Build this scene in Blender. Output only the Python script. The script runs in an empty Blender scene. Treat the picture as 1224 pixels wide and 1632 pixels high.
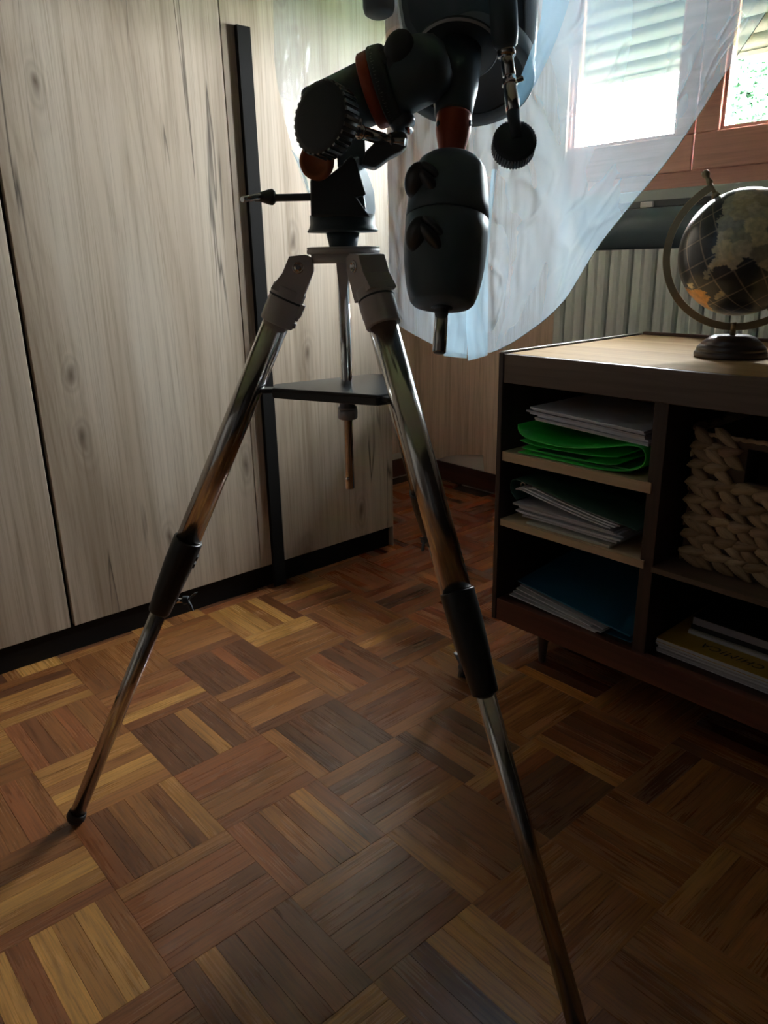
import bpy, bmesh, math, random
from mathutils import Vector, Matrix, noise as mnoise
PI = math.pi
random.seed(7)
sc = bpy.context.scene
COL = sc.collection

# ---------------------------------------------------------------- camera
F_PX, PITCH, ROLL, YAW, CAM_H = 1201.85, 0.319766, -0.019956, -0.855007, 1.0
W_PX, H_PX = 1224, 1632
fw = Vector((math.sin(YAW)*math.cos(PITCH), math.cos(YAW)*math.cos(PITCH), -math.sin(PITCH)))
rt = Vector((math.cos(YAW), -math.sin(YAW), 0)); upv = rt.cross(fw)
cr, sr = math.cos(ROLL), math.sin(ROLL)
rt, upv = cr*rt + sr*upv, -sr*rt + cr*upv
CAMP = Vector((0, 0, CAM_H))
cam = bpy.data.objects.new('camera', bpy.data.cameras.new('camera'))
cam.matrix_world = Matrix(((rt.x, upv.x, -fw.x, 0), (rt.y, upv.y, -fw.y, 0), (rt.z, upv.z, -fw.z, CAM_H), (0, 0, 0, 1)))
cam.data.sensor_fit = 'HORIZONTAL'; cam.data.sensor_width = 36; cam.data.lens = 36*F_PX/W_PX
cam.data.clip_start = 0.02; cam.data.clip_end = 200
COL.objects.link(cam); sc.camera = cam

# ---------------------------------------------------------------- sky, light, exposure
w = bpy.data.worlds.new('World'); sc.world = w; w.use_nodes = True
bg = w.node_tree.nodes['Background']
bg.inputs[0].default_value = (0.95, 0.965, 1.0, 1); bg.inputs[1].default_value = 15.0
portal = bpy.data.lights.new('window_portal', 'AREA'); portal.shape = 'RECTANGLE'
portal.size = 1.08; portal.size_y = 1.1
portal.cycles.is_portal = True
po = bpy.data.objects.new('window_portal', portal)
po.location = (-1.445, 2.74, 1.78); po.rotation_euler = (-PI/2, 0, 0); COL.objects.link(po)
sc.view_settings.view_transform = 'Standard'; sc.view_settings.look = 'None'
sc.view_settings.gamma = 1; sc.view_settings.use_curve_mapping = False
sc.view_settings.exposure = 4.3

# ---------------------------------------------------------------- measuring helpers
def ray(x, y): return rt*((x-W_PX/2)/F_PX) - upv*((y-H_PX/2)/F_PX) + fw
def hit(x, y, ax, v):
    d = ray(x, y); return CAMP + d*((v-CAMP[ax])/d[ax])
def proj(p):
    q = Vector(p)-CAMP; z = q.dot(fw)
    if z < .05: return None
    return (W_PX/2+F_PX*q.dot(rt)/z, H_PX/2-F_PX*q.dot(upv)/z, z)
AX = Vector((-.9405, .7474, 0))                   # tripod axis on the floor
U = Vector((math.cos(YAW), -math.sin(YAW), 0)); G = Vector((math.sin(YAW), math.cos(YAW), 0)); Z = Vector((0, 0, 1))
def P(px, py, v=0):                             # a point on the upright plane v metres behind the tripod axis
    d = ray(px, py); t = ((AX-CAMP).dot(G)+v)/d.dot(G); return CAMP+d*t
def D(u, z, g): return (U*u+Z*z+G*g).normalized()
K = .000944

# ---------------------------------------------------------------- mesh helpers
class MB:
    def __init__(s): s.v = []; s.f = []; s.sm = []
    def add(s, vs, fs, smooth=False):
        n = len(s.v); s.v += [Vector(v) for v in vs]; s.f += [tuple(i+n for i in f) for f in fs]; s.sm += [smooth]*len(fs); return s
    def box(s, a, b):
        x0, y0, z0 = a; x1, y1, z1 = b
        return s.add([(x0,y0,z0),(x1,y0,z0),(x1,y1,z0),(x0,y1,z0),(x0,y0,z1),(x1,y0,z1),(x1,y1,z1),(x0,y1,z1)],
              [(0,3,2,1),(4,5,6,7),(0,1,5,4),(1,2,6,5),(2,3,7,6),(3,0,4,7)])
    def obox(s, c, ex, ey, ez):                  # oriented box, half vectors
        c = Vector(c); vs = []
        for k in (-1, 1):
            for i, j in ((-1,-1),(1,-1),(1,1),(-1,1)): vs.append(c+ex*i+ey*j+ez*k)
        return s.add(vs, [(0,3,2,1),(4,5,6,7),(0,1,5,4),(1,2,6,5),(2,3,7,6),(3,0,4,7)])
    def lathe(s, prof, o, ax, seg=40, smooth=True, rfun=None, cap=True):   # prof [(r, h)] along ax from o
        ax = Vector(ax).normalized(); o = Vector(o)
        a = ax.orthogonal().normalized(); b = ax.cross(a)
        vs = []
        for (r, h) in prof:
            for k in range(seg):
                t = 2*PI*k/seg; rr = r*(rfun(t) if rfun else 1)
                vs.append(o+ax*h+(a*math.cos(t)+b*math.sin(t))*rr)
        fs = []
        for i in range(len(prof)-1):
            for k in range(seg):
                k2 = (k+1) % seg; fs.append((i*seg+k, i*seg+k2, (i+1)*seg+k2, (i+1)*seg+k))
        s.add(vs, fs, smooth)
        n = len(s.v)-len(vs)
        if cap:
            s.f += [tuple(n+k for k in range(seg))[::-1], tuple(n+(len(prof)-1)*seg+k for k in range(seg))]; s.sm += [False, False]
        return s
    def tube(s, p0, p1, r0, r1=None, seg=28, bev=0, rfun=None):
        p0 = Vector(p0); p1 = Vector(p1); L = (p1-p0).length; r1 = r0 if r1 is None else r1
        if bev: pr = [(r0-bev, 0), (r0, bev), (r1, L-bev), (r1-bev, L)]
        else: pr = [(r0, 0), (r1, L)]
        return s.lathe(pr, p0, p1-p0, seg, True, rfun)
    def path(s, pts, r, seg=14):
        pts = [Vector(p) for p in pts]; vs = []; fs = []; prev = None
        for i, p in enumerate(pts):
            t = (pts[min(i+1, len(pts)-1)]-pts[max(i-1, 0)]).normalized()
            a = t.orthogonal().normalized() if prev is None else (prev-t*prev.dot(t)).normalized()
            prev = a; b = t.cross(a)
            rr = r(i/(len(pts)-1)) if callable(r) else r
            for k in range(seg):
                q = 2*PI*k/seg; vs.append(p+(a*math.cos(q)+b*math.sin(q))*rr)
        for i in range(len(pts)-1):
            for k in range(seg):
                k2 = (k+1) % seg; fs.append((i*seg+k, i*seg+k2, (i+1)*seg+k2, (i+1)*seg+k))
        s.add(vs, fs, True); n = len(s.v)-len(vs)
        s.f += [tuple(n+k for k in range(seg))[::-1], tuple(n+(len(pts)-1)*seg+k for k in range(seg))]; s.sm += [False, False]
        return s
    def prism(s, poly, vec, smooth=False):       # planar polygon (3d points) extruded by vec
        n = len(poly); vec = Vector(vec); poly = [Vector(p) for p in poly]
        return s.add(poly+[p+vec for p in poly], [tuple(range(n))[::-1], tuple(range(n, 2*n))]+[(i, (i+1) % n, n+(i+1) % n, n+i) for i in range(n)], smooth)
    def ellipsoid(s, c, ex, ey, ez, nu=20, nv=12):
        c = Vector(c); vs = [c-ez]; fs = []
        for j in range(1, nv):
            t = PI*j/nv-PI/2
            for i in range(nu):
                q = 2*PI*i/nu; vs.append(c+(ex*math.cos(q)+ey*math.sin(q))*math.cos(t)+ez*math.sin(t))
        vs.append(c+ez); m = len(vs)-1
        for i in range(nu):
            i2 = (i+1) % nu; fs.append((0, 1+i2, 1+i)); fs.append((m, 1+(nv-2)*nu+i, 1+(nv-2)*nu+i2))
            for j in range(nv-2): fs.append((1+j*nu+i, 1+j*nu+i2, 1+(j+1)*nu+i2, 1+(j+1)*nu+i))
        return s.add(vs, fs, True)
    def grid(s, fn, nu, nv, smooth=True):
        vs = [fn(i/nu, j/nv) for j in range(nv+1) for i in range(nu+1)]
        return s.add(vs, [(j*(nu+1)+i, j*(nu+1)+i+1, (j+1)*(nu+1)+i+1, (j+1)*(nu+1)+i) for j in range(nv) for i in range(nu)], smooth)

def tag(o, label=None, cat=None, group=None, kind=None):
    if label: o['label'] = label
    if cat: o['category'] = cat
    if group: o['group'] = group
    if kind: o['kind'] = kind
    return o
ROOT = {}
def build(name, mb, mat, parent=None, bev=0, origin=None, fix=True, solid=0, label=None):
    """link mb (world coordinates) as one mesh object under parent"""
    org = Vector(origin) if origin is not None else (ROOT[parent.name].copy() if parent else Vector((0, 0, 0)))
    me = bpy.data.meshes.new(name)
    me.from_pydata([v-org for v in mb.v], [], mb.f)
    me.polygons.foreach_set('use_smooth', mb.sm)
    if fix:
        bm = bmesh.new(); bm.from_mesh(me); bmesh.ops.recalc_face_normals(bm, faces=bm.faces[:]); bm.to_mesh(me); bm.free()
    me.materials.append(mat); me.update()
    o = bpy.data.objects.new(name, me); COL.objects.link(o)
    if parent:
        o.parent = parent; o.location = org-ROOT[parent.name]
    else: o.location = org
    ROOT[o.name] = org
    if bev:
        m = o.modifiers.new('bevel', 'BEVEL'); m.width = bev; m.segments = 2; m.limit_method = 'ANGLE'; m.angle_limit = .7
    if solid:
        m = o.modifiers.new('solid', 'SOLIDIFY'); m.thickness = solid
    if label: o['label'] = label
    return o
def empty(name, loc, label, cat, group=None):
    o = bpy.data.objects.new(name, None); COL.objects.link(o); o.location = loc; ROOT[o.name] = Vector(loc)
    o.empty_display_size = .05
    return tag(o, label, cat, group)
def box(name, a, b, mat, parent=None, bev=0, **k): return build(name, MB().box(a, b), mat, parent, bev, **k)

# ---------------------------------------------------------------- materials
def new(name):
    m = bpy.data.materials.new(name); m.use_nodes = True; nt = m.node_tree
    return m, nt, nt.nodes['Principled BSDF']
def plain(name, col, rough=.5, metal=0, bump=0, bscale=300, spec=.5, coat=0, emit=None):
    m, nt, b = new(name)
    b.inputs['Base Color'].default_value = (*col, 1); b.inputs['Roughness'].default_value = rough
    b.inputs['Metallic'].default_value = metal; b.inputs['Specular IOR Level'].default_value = spec
    b.inputs['Coat Weight'].default_value = coat
    if bump:
        n = nt.nodes.new('ShaderNodeTexNoise'); n.inputs['Scale'].default_value = bscale
        tc = nt.nodes.new('ShaderNodeTexCoord'); nt.links.new(tc.outputs['Object'], n.inputs['Vector'])
        bp = nt.nodes.new('ShaderNodeBump'); bp.inputs['Strength'].default_value = bump; bp.inputs['Distance'].default_value = .001
        nt.links.new(n.outputs[0], bp.inputs['Height']); nt.links.new(bp.outputs[0], b.inputs['Normal'])
        r = nt.nodes.new('ShaderNodeMapRange'); r.inputs[3].default_value = max(.02, rough-.07); r.inputs[4].default_value = min(1, rough+.07)
        nt.links.new(n.outputs[0], r.inputs[0]); nt.links.new(r.outputs[0], b.inputs['Roughness'])
    return m
def N(nt, typ, **kw):
    n = nt.nodes.new(typ)
    for k, v in kw.items():
        if hasattr(n, k) and not k.startswith('i_'): setattr(n, k, v)
    return n
def noise_tex(nt, vec, scale, detail=3, dist=0, rough=.5):
    n = nt.nodes.new('ShaderNodeTexNoise'); n.inputs['Scale'].default_value = scale; n.inputs['Detail'].default_value = detail
    n.inputs['Distortion'].default_value = dist; n.inputs['Roughness'].default_value = rough
    nt.links.new(vec, n.inputs['Vector']); return n.outputs[0]
def mapping(nt, vec, scale=(1,1,1), loc=(0,0,0), rot=(0,0,0)):
    m = nt.nodes.new('ShaderNodeMapping'); m.inputs['Scale'].default_value = scale; m.inputs['Location'].default_value = loc; m.inputs['Rotation'].default_value = rot
    nt.links.new(vec, m.inputs['Vector']); return m.outputs[0]
def ramp(nt, fac, stops):
    r = nt.nodes.new('ShaderNodeValToRGB'); el = r.color_ramp.elements
    while len(el) < len(stops): el.new(.5)
    for e, (p, c) in zip(el, stops):
        e.position = p; e.color = (*c, 1) if len(c) == 3 else c
    nt.links.new(fac, r.inputs[0]); return r.outputs[0]
def mix(nt, fac, a, b, blend='MIX'):
    m = nt.nodes.new('ShaderNodeMix'); m.data_type = 'RGBA'; m.blend_type = blend
    for sock, v in ((m.inputs[0], fac), (m.inputs[6], a), (m.inputs[7], b)):
        if isinstance(v, (int, float)): sock.default_value = v
        elif isinstance(v, tuple): sock.default_value = (*v, 1)
        else: nt.links.new(v, sock)
    return m.outputs[2]
def math_n(nt, op, a, b=None, c=None):
    m = nt.nodes.new('ShaderNodeMath'); m.operation = op
    for i, v in enumerate((a, b, c)):
        if v is None: continue
        if isinstance(v, (int, float)): m.inputs[i].default_value = v
        else: nt.links.new(v, m.inputs[i])
    return m.outputs[0]
def bump(nt, b, h, strength=.3, dist=.002):
    bp = nt.nodes.new('ShaderNodeBump'); bp.inputs['Strength'].default_value = strength; bp.inputs['Distance'].default_value = dist
    nt.links.new(h, bp.inputs['Height']); nt.links.new(bp.outputs[0], b.inputs['Normal'])

def floor_mat(name, per_object):
    m, nt, b = new(name); L = nt.links
    if per_object:
        tc = N(nt, 'ShaderNodeTexCoord'); oi = N(nt, 'ShaderNodeObjectInfo')
        ad = N(nt, 'ShaderNodeVectorMath', operation='MULTIPLY_ADD'); L.new(oi.outputs['Location'], ad.inputs[0]); ad.inputs[1].default_value = (7.3, 5.1, 0)
        L.new(tc.outputs['Object'], ad.inputs[2]); vec = ad.outputs[0]; tone = oi.outputs['Color']
    else:
        at = N(nt, 'ShaderNodeAttribute'); at.attribute_name = 'tone'; tone = at.outputs['Color']
        a2 = N(nt, 'ShaderNodeAttribute'); a2.attribute_name = 'grain'; vec = a2.outputs['Vector']
    fine = noise_tex(nt, mapping(nt, vec, (9, 260, 40)), 1, 5, .5, .65)
    med = noise_tex(nt, mapping(nt, vec, (3.2, 42, 6)), 1, 3, 1.6)
    knots = noise_tex(nt, mapping(nt, vec, (2.2, 14, 3)), 1, 2, .8)
    g1 = ramp(nt, fine, [(.28, (.50, .44, .40)), (.52, (1, 1, 1)), (.75, (1.12, 1.08, 1.0))])
    g2 = ramp(nt, med, [(.30, (.64, .58, .54)), (.43, (.94, .92, .9)), (.6, (1.08, 1.05, 1.0)), (.75, (1.15, 1.14, 1.05))])
    g3 = ramp(nt, knots, [(.20, (.45, .38, .36)), (.29, (1, 1, 1)), (1, (1, 1, 1))])
    c = mix(nt, 1, tone, g1, 'MULTIPLY'); c = mix(nt, 1, c, g2, 'MULTIPLY'); c = mix(nt, 1, c, g3, 'MULTIPLY')
    L.new(c, b.inputs['Base Color'])
    sm = noise_tex(nt, mapping(nt, vec, (3, 5, 3)), 1, 2)
    r = math_n(nt, 'MULTIPLY_ADD', sm, .14, .17); L.new(math_n(nt, 'MULTIPLY_ADD', fine, .07, r), b.inputs['Roughness'])
    b.inputs['Specular IOR Level'].default_value = 1.0
    bump(nt, b, fine, .12, .0006)
    return m

def oak_mat(name, cols, rough=.66, horiz='y', bands=1.0, crack=True, scale=1.0):
    """vertical-grain light oak decor; horiz = the across-grain axis in object space"""
    m, nt, b = new(name); L = nt.links
    tc = N(nt, 'ShaderNodeTexCoord'); sp = N(nt, 'ShaderNodeSeparateXYZ'); L.new(tc.outputs['Object'], sp.inputs[0])
    cb = N(nt, 'ShaderNodeCombineXYZ')
    across = {'x': 0, 'y': 1}[horiz]
    oi = N(nt, 'ShaderNodeObjectInfo')
    L.new(sp.outputs[across], cb.inputs[0]); L.new(sp.outputs[2], cb.inputs[1]); L.new(math_n(nt, 'MULTIPLY', oi.outputs['Random'], 9.0), cb.inputs[2])
    vec = cb.outputs[0]
    warp = noise_tex(nt, mapping(nt, vec, (2.2*scale, 1.0*scale, 1)), 1, 2)
    # cathedral rings: contour lines of a stretched noise field
    field = noise_tex(nt, mapping(nt, vec, (4.2*scale, .24*scale, 1), (.3, .1, 0)), 1, 1.5, .35)
    ring = math_n(nt, 'FRACT', math_n(nt, 'MULTIPLY', field, 26*bands))
    ring = math_n(nt, 'ABSOLUTE', math_n(nt, 'SUBTRACT', ring, .5))
    fine = noise_tex(nt, mapping(nt, vec, (170*scale, 3.0*scale, 1)), 1, 4, .4, .7)
    med = noise_tex(nt, mapping(nt, vec, (26*scale, .8*scale, 1)), 1, 4, .5)
    broad = noise_tex(nt, mapping(nt, vec, (5*scale, .55*scale, 1)), 1, 3, .6)
    base = ramp(nt, broad, [(.33, cols[1]), (.5, cols[0]), (.68, cols[2])])
    c = mix(nt, 1, base, ramp(nt, ring, [(0, (.90, .885, .865)), (.22, (1, 1, 1)), (1, (1.02, 1.02, 1.02))]), 'MULTIPLY')
    c = mix(nt, 1, c, ramp(nt, fine, [(.25, (.72, .69, .65)), (.5, (1, 1, 1)), (.8, (1.08, 1.08, 1.08))]), 'MULTIPLY')
    c = mix(nt, 1, c, ramp(nt, med, [(.28, (.78, .75, .71)), (.46, (1, 1, 1)), (.75, (1.06, 1.06, 1.06))]), 'MULTIPLY')
    if crack:
        ck = noise_tex(nt, mapping(nt, vec, (20*scale, .9*scale, 1), (4, 2, 0)), 1, 2.5, .5)
        line = math_n(nt, 'ABSOLUTE', math_n(nt, 'SUBTRACT', ck, .57))
        gate = noise_tex(nt, mapping(nt, vec, (3*scale, 1.0*scale, 1), (9, 5, 0)), 1, 1)
        f = math_n(nt, 'MULTIPLY', ramp(nt, line, [(0, (1, 1, 1)), (.022, (0, 0, 0))]), ramp(nt, gate, [(.52, (0, 0, 0)), (.60, (.85, .85, .85))]))
        c = mix(nt, f, c, (.07, .055, .045))
        vo = N(nt, 'ShaderNodeTexVoronoi'); vo.voronoi_dimensions = '2D'; vo.inputs['Scale'].default_value = 1
        dv = N(nt, 'ShaderNodeVectorMath', operation='ADD'); kv = N(nt, 'ShaderNodeVectorMath', operation='ADD'); L.new(mapping(nt, vec, (4.6*scale, 1.7*scale, 1), (.4, .7, 0)), kv.inputs[0]); L.new(math_n(nt, 'MULTIPLY', oi.outputs['Random'], 50.0), kv.inputs[1]); L.new(kv.outputs[0], dv.inputs[0])
        nn = N(nt, 'ShaderNodeTexNoise'); nn.inputs['Scale'].default_value = 9; L.new(vec, nn.inputs['Vector'])
        ms = N(nt, 'ShaderNodeVectorMath', operation='MULTIPLY'); L.new(nn.outputs['Color'], ms.inputs[0]); ms.inputs[1].default_value = (.16, .16, 0)
        L.new(ms.outputs[0], dv.inputs[1]); L.new(dv.outputs[0], vo.inputs['Vector'])
        sel = N(nt, 'ShaderNodeSeparateColor'); L.new(vo.outputs['Color'], sel.inputs[0])
        on = math_n(nt, 'GREATER_THAN', sel.outputs[0], .74)
        kf = ramp(nt, vo.outputs['Distance'], [(0, (.9, .9, .9)), (.03, (.55, .55, .55)), (.065, (.1, .1, .1)), (.09, (.22, .22, .22)), (.115, (0, 0, 0)), (.15, (.10, .10, .10)), (.19, (0, 0, 0))])
        c = mix(nt, math_n(nt, 'MULTIPLY', kf, on), c, (.12, .085, .06))
    L.new(c, b.inputs['Base Color']); b.inputs['Roughness'].default_value = rough; b.inputs['Specular IOR Level'].default_value = .25
    bump(nt, b, fine, .12, .0008)
    return m

def wood_mat(name, cols, rough=.45, axis='x', scale=1.0, contrast=.7, coat=0):
    m, nt, b = new(name); L = nt.links
    tc = N(nt, 'ShaderNodeTexCoord'); s = {'x': (2.5, 60, 60), 'y': (60, 2.5, 60), 'z': (60, 60, 2.5)}[axis]
    v = mapping(nt, tc.outputs['Object'], tuple(q*scale for q in s))
    n1 = noise_tex(nt, v, 1, 5, .6, .6); n2 = noise_tex(nt, mapping(nt, tc.outputs['Object'], tuple(q*scale*.17 for q in s)), 1, 3, 1.0)
    c = ramp(nt, n2, [(.3, cols[1]), (.5, cols[0]), (.7, cols[2])])
    c = mix(nt, 1, c, ramp(nt, n1, [(.3, (contrast,)*3), (.55, (1, 1, 1)), (.8, (1.1, 1.1, 1.1))]), 'MULTIPLY')
    L.new(c, b.inputs['Base Color']); b.inputs['Roughness'].default_value = rough; b.inputs['Coat Weight'].default_value = coat; b.inputs['Specular IOR Level'].default_value = .5 if rough < .7 else .15
    bump(nt, b, n1, .1, .0006)
    return m

M_floor_o = floor_mat('parquet_strip', True); M_floor_s = floor_mat('parquet_joined', False)
M_oak = oak_mat('wardrobe_oak', [(.56, .47, .37), (.43, .345, .26), (.64, .56, .46)])
M_panel = oak_mat('wall_panel_oak', [(.72, .55, .44), (.62, .465, .365), (.78, .61, .50)], horiz='x', crack=False, scale=1.4)
M_charcoal = plain('charcoal_laminate', (.012, .0115, .011), .8, bump=.1, spec=.12)
M_plinth = plain('black_plinth', (.007, .0065, .006), .7, spec=.25)
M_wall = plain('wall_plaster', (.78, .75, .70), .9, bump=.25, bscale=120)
M_wall_f = plain('wall_plaster_cream', (.34, .31, .28), .9, bump=.25, bscale=120)  # unseen front wall, toned down to lower bounce light
M_wall_dim = plain('wall_plaster_darkened', (.06, .055, .055), .9, bump=.25, bscale=120)  # unseen right wall, darkened to keep bounce off the floor
M_ceil = plain('ceiling_plaster', (.55, .52, .48), .95)
M_base = wood_mat('baseboard_wood', [(.09, .028, .018), (.06, .02, .013), (.12, .038, .024)], .4)
M_sash = wood_mat('window_wood', [(.74, .37, .30), (.66, .32, .25), (.80, .42, .34)], .45, axis='x', contrast=.8)
M_sill = plain('marble_sill', (.42, .46, .44), .35, bump=.1, bscale=60)
M_radiator = plain('radiator_enamel', (.74, .79, .77), .45)
M_roll = plain('navy_roll_fabric', (.09, .14, .17), .42, bump=.2, bscale=500)
M_walnut = wood_mat('dark_walnut', [(.075, .034, .024), (.05, .024, .018), (.10, .045, .03)], .4, axis='x')
M_walnut_v = wood_mat('dark_walnut_upright', [(.055, .034, .028), (.035, .024, .02), (.075, .045, .036)], .4, axis='z')
M_rail = wood_mat('rail_walnut', [(.13, .085, .06), (.095, .062, .045), (.16, .105, .075)], .4, axis='x')
M_redrail = wood_mat('reddish_rail', [(.14, .045, .028), (.10, .033, .022), (.18, .06, .036)], .4, axis='x')
M_top = wood_mat('worn_desk_top', [(.42, .27, .12), (.35, .215, .09), (.50, .34, .16)], .75, axis='x', contrast=.85)
M_pine = wood_mat('pine_shelf', [(.60, .42, .26), (.54, .36, .21), (.66, .48, .31)], .6, axis='x', contrast=.85)
M_chrome = plain('chrome', (.80, .79, .78), .10, 1)
M_chrome2 = plain('brushed_steel_tube', (.60, .58, .56), .16, 1)
M_black = plain('satin_black_metal', (.080, .118, .140), .42, bump=.15, bscale=900)
M_blackm = plain('matte_black_plastic', (.048, .062, .072), .5, bump=.2, bscale=700)
M_gloss = plain('gloss_black_tube', (.02, .035, .05), .16, coat=.6)
M_grey = plain('grey_plastic', (.60, .565, .565), .42)
M_light = plain('light_grey_plastic', (.62, .62, .62), .4)
M_tubend = plain('grey_tube_rim', (.20, .24, .26), .45)
M_sheen = plain('pale_blue_sheen', (.70, .84, .92), .35)
M_redm = plain('anodised_red', (.45, .075, .035), .36, .2, bump=.1, bscale=700)
M_orange = plain('orange_brown_plastic', (.42, .12, .035), .4)
M_clamp = plain('black_clamp_plastic', (.010, .012, .014), .42, bump=.1, bscale=700)
M_tray = plain('tray_black', (.022, .028, .032), .45)
M_rubber = plain('black_rubber', (.012, .012, .012), .6)
M_brass = plain('aged_brass', (.30, .24, .15), .38, .85, bump=.15, bscale=200)
M_darkwood = wood_mat('globe_base_wood', [(.05, .03, .026), (.03, .02, .018), (.07, .042, .035)], .35, coat=.3)
M_paper = plain('white_paper', (.68, .69, .74), .8)
M_paper2 = plain('grey_paper', (.50, .49, .54), .8)
M_card = plain('off_white_card', (.55, .54, .48), .7)
M_green = plain('bright_green_plastic', (.02, .48, .05), .35)
M_dgreen = plain('dark_green_cover', (.008, .06, .038), .4)
M_mgreen = plain('mid_green_cover', (.02, .17, .06), .45)
M_blue = plain('petrol_blue_cover', (.012, .12, .22), .4)
M_yellow = plain('mustard_cover', (.55, .33, .04), .5)
M_navy = plain('navy_cover', (.03, .035, .08), .5)
M_ink = plain('black_ink', (.01, .01, .01), .6)
M_bookg = plain('grey_book_block', (.36, .34, .38), .8, bump=.2, bscale=400)
M_leaf = plain('leaf_green', (.03, .085, .04), .6)
M_bark = plain('tree_bark', (.10, .07, .05), .9)
M_grass = plain('lawn', (.10, .16, .05), .9, bump=.5, bscale=40)

def glass_mat():
    m = bpy.data.materials.new('window_glass'); m.use_nodes = True; nt = m.node_tree; nt.nodes.clear()
    o = nt.nodes.new('ShaderNodeOutputMaterial'); t = nt.nodes.new('ShaderNodeBsdfTransparent'); t.inputs[0].default_value = (.96, .98, .97, 1)
    g = nt.nodes.new('ShaderNodeBsdfGlossy'); g.inputs['Roughness'].default_value = .02
    f = nt.nodes.new('ShaderNodeFresnel'); f.inputs[0].default_value = 1.35; mx = nt.nodes.new('ShaderNodeMixShader')
    nt.links.new(f.outputs[0], mx.inputs[0]); nt.links.new(t.outputs[0], mx.inputs[1]); nt.links.new(g.outputs[0], mx.inputs[2]); nt.links.new(mx.outputs[0], o.inputs[0]); return m
M_glass = glass_mat()
def shutter_mat():
    m = bpy.data.materials.new('shutter_pvc'); m.use_nodes = True; nt = m.node_tree; nt.nodes.clear()
    o = nt.nodes.new('ShaderNodeOutputMaterial'); d = nt.nodes.new('ShaderNodeBsdfDiffuse'); d.inputs[0].default_value = (.075, .105, .095, 1)
    t = nt.nodes.new('ShaderNodeBsdfTranslucent'); t.inputs[0].default_value = (.42, .60, .53, 1); mx = nt.nodes.new('ShaderNodeMixShader'); mx.inputs[0].default_value = .03
    nt.links.new(d.outputs[0], mx.inputs[1]); nt.links.new(t.outputs[0], mx.inputs[2]); nt.links.new(mx.outputs[0], o.inputs[0]); return m
M_shut = shutter_mat()
def film_mat(name, dens, tint, seed=0):
    """clear polythene film: mostly see-through, a bit milky, glossy creases"""
    m = bpy.data.materials.new(name); m.use_nodes = True; nt = m.node_tree; nt.nodes.clear(); L = nt.links
    o = nt.nodes.new('ShaderNodeOutputMaterial'); tc = N(nt, 'ShaderNodeTexCoord')
    n1 = noise_tex(nt, mapping(nt, tc.outputs['Object'], (6, 6, 2.2), (seed, 0, 0)), 1, 3, .8, .5)
    n2 = noise_tex(nt, mapping(nt, tc.outputs['Object'], (36, 36, 10), (0, seed, 0)), 1, 3, 2.0)
    h = math_n(nt, 'MULTIPLY_ADD', n2, .25, n1)
    bp = nt.nodes.new('ShaderNodeBump'); bp.inputs['Strength'].default_value = .5; bp.inputs['Distance'].default_value = .02; L.new(h, bp.inputs['Height'])
    tr = nt.nodes.new('ShaderNodeBsdfTransparent'); tr.inputs[0].default_value = (.93, .97, 1, 1)
    tl = nt.nodes.new('ShaderNodeBsdfTranslucent'); tl.inputs[0].default_value = (*tint, 1); L.new(bp.outputs[0], tl.inputs['Normal'])
    df = nt.nodes.new('ShaderNodeBsdfDiffuse'); df.inputs[0].default_value = (*tint, 1)
    gl = nt.nodes.new('ShaderNodeBsdfGlossy'); gl.inputs['Roughness'].default_value = .16; L.new(bp.outputs[0], gl.inputs['Normal'])
    a = nt.nodes.new('ShaderNodeMixShader'); a.inputs[0].default_value = .72; L.new(df.outputs[0], a.inputs[1]); L.new(tl.outputs[0], a.inputs[2])
    fac = ramp(nt, n1, [(.28, (dens*.75,)*3), (.5, (dens,)*3), (.74, (min(1, dens*1.3),)*3)])
    at = N(nt, 'ShaderNodeAttribute'); at.attribute_name = 'film_haze'; fac = math_n(nt, 'MULTIPLY', fac, at.outputs['Fac'])
    b = nt.nodes.new('ShaderNodeMixShader'); L.new(fac, b.inputs[0]); L.new(tr.outputs[0], b.inputs[1]); L.new(a.outputs[0], b.inputs[2])
    fr = nt.nodes.new('ShaderNodeFresnel'); ge = nt.nodes.new('ShaderNodeNewGeometry'); L.new(math_n(nt, 'POWER', 1.4, math_n(nt, 'MULTIPLY_ADD', ge.outputs['Backfacing'], -2.0, 1.0)), fr.inputs[0]);
    c = nt.nodes.new('ShaderNodeMixShader'); L.new(math_n(nt, 'MULTIPLY', fr.outputs[0], math_n(nt, 'MULTIPLY', at.outputs['Fac'], .5)), c.inputs[0]); L.new(b.outputs[0], c.inputs[1]); L.new(gl.outputs[0], c.inputs[2])
    L.new(c.outputs[0], o.inputs[0]); return m
M_film = film_mat('polythene_film', .26, (.68, .85, .98))
M_film2 = film_mat('polythene_fold', .40, (.55, .80, .96), 4)

def strand_mat():
    m, nt, b = new('water_hyacinth'); L = nt.links
    tc = N(nt, 'ShaderNodeTexCoord'); oi = N(nt, 'ShaderNodeObjectInfo')
    n = noise_tex(nt, mapping(nt, tc.outputs['Object'], (25, 300, 300)), 1, 3, .5)
    c = ramp(nt, oi.outputs['Random'], [(0, (.34, .22, .12)), (.4, (.46, .32, .18)), (.75, (.55, .40, .23)), (1, (.40, .24, .15))])
    c = mix(nt, 1, c, ramp(nt, n, [(.3, (.6, .56, .52)), (.55, (1, 1, 1)), (1, (1.1, 1.1, 1.1))]), 'MULTIPLY')
    L.new(c, b.inputs['Base Color']); b.inputs['Roughness'].default_value = .6; bump(nt, b, n, .4, .001); return m
M_strand = strand_mat()
M_baskin = plain('basket_core', (.10, .065, .04), .9)
M_sub = plain('floor_screed', (.03, .018, .012), .9)

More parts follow.
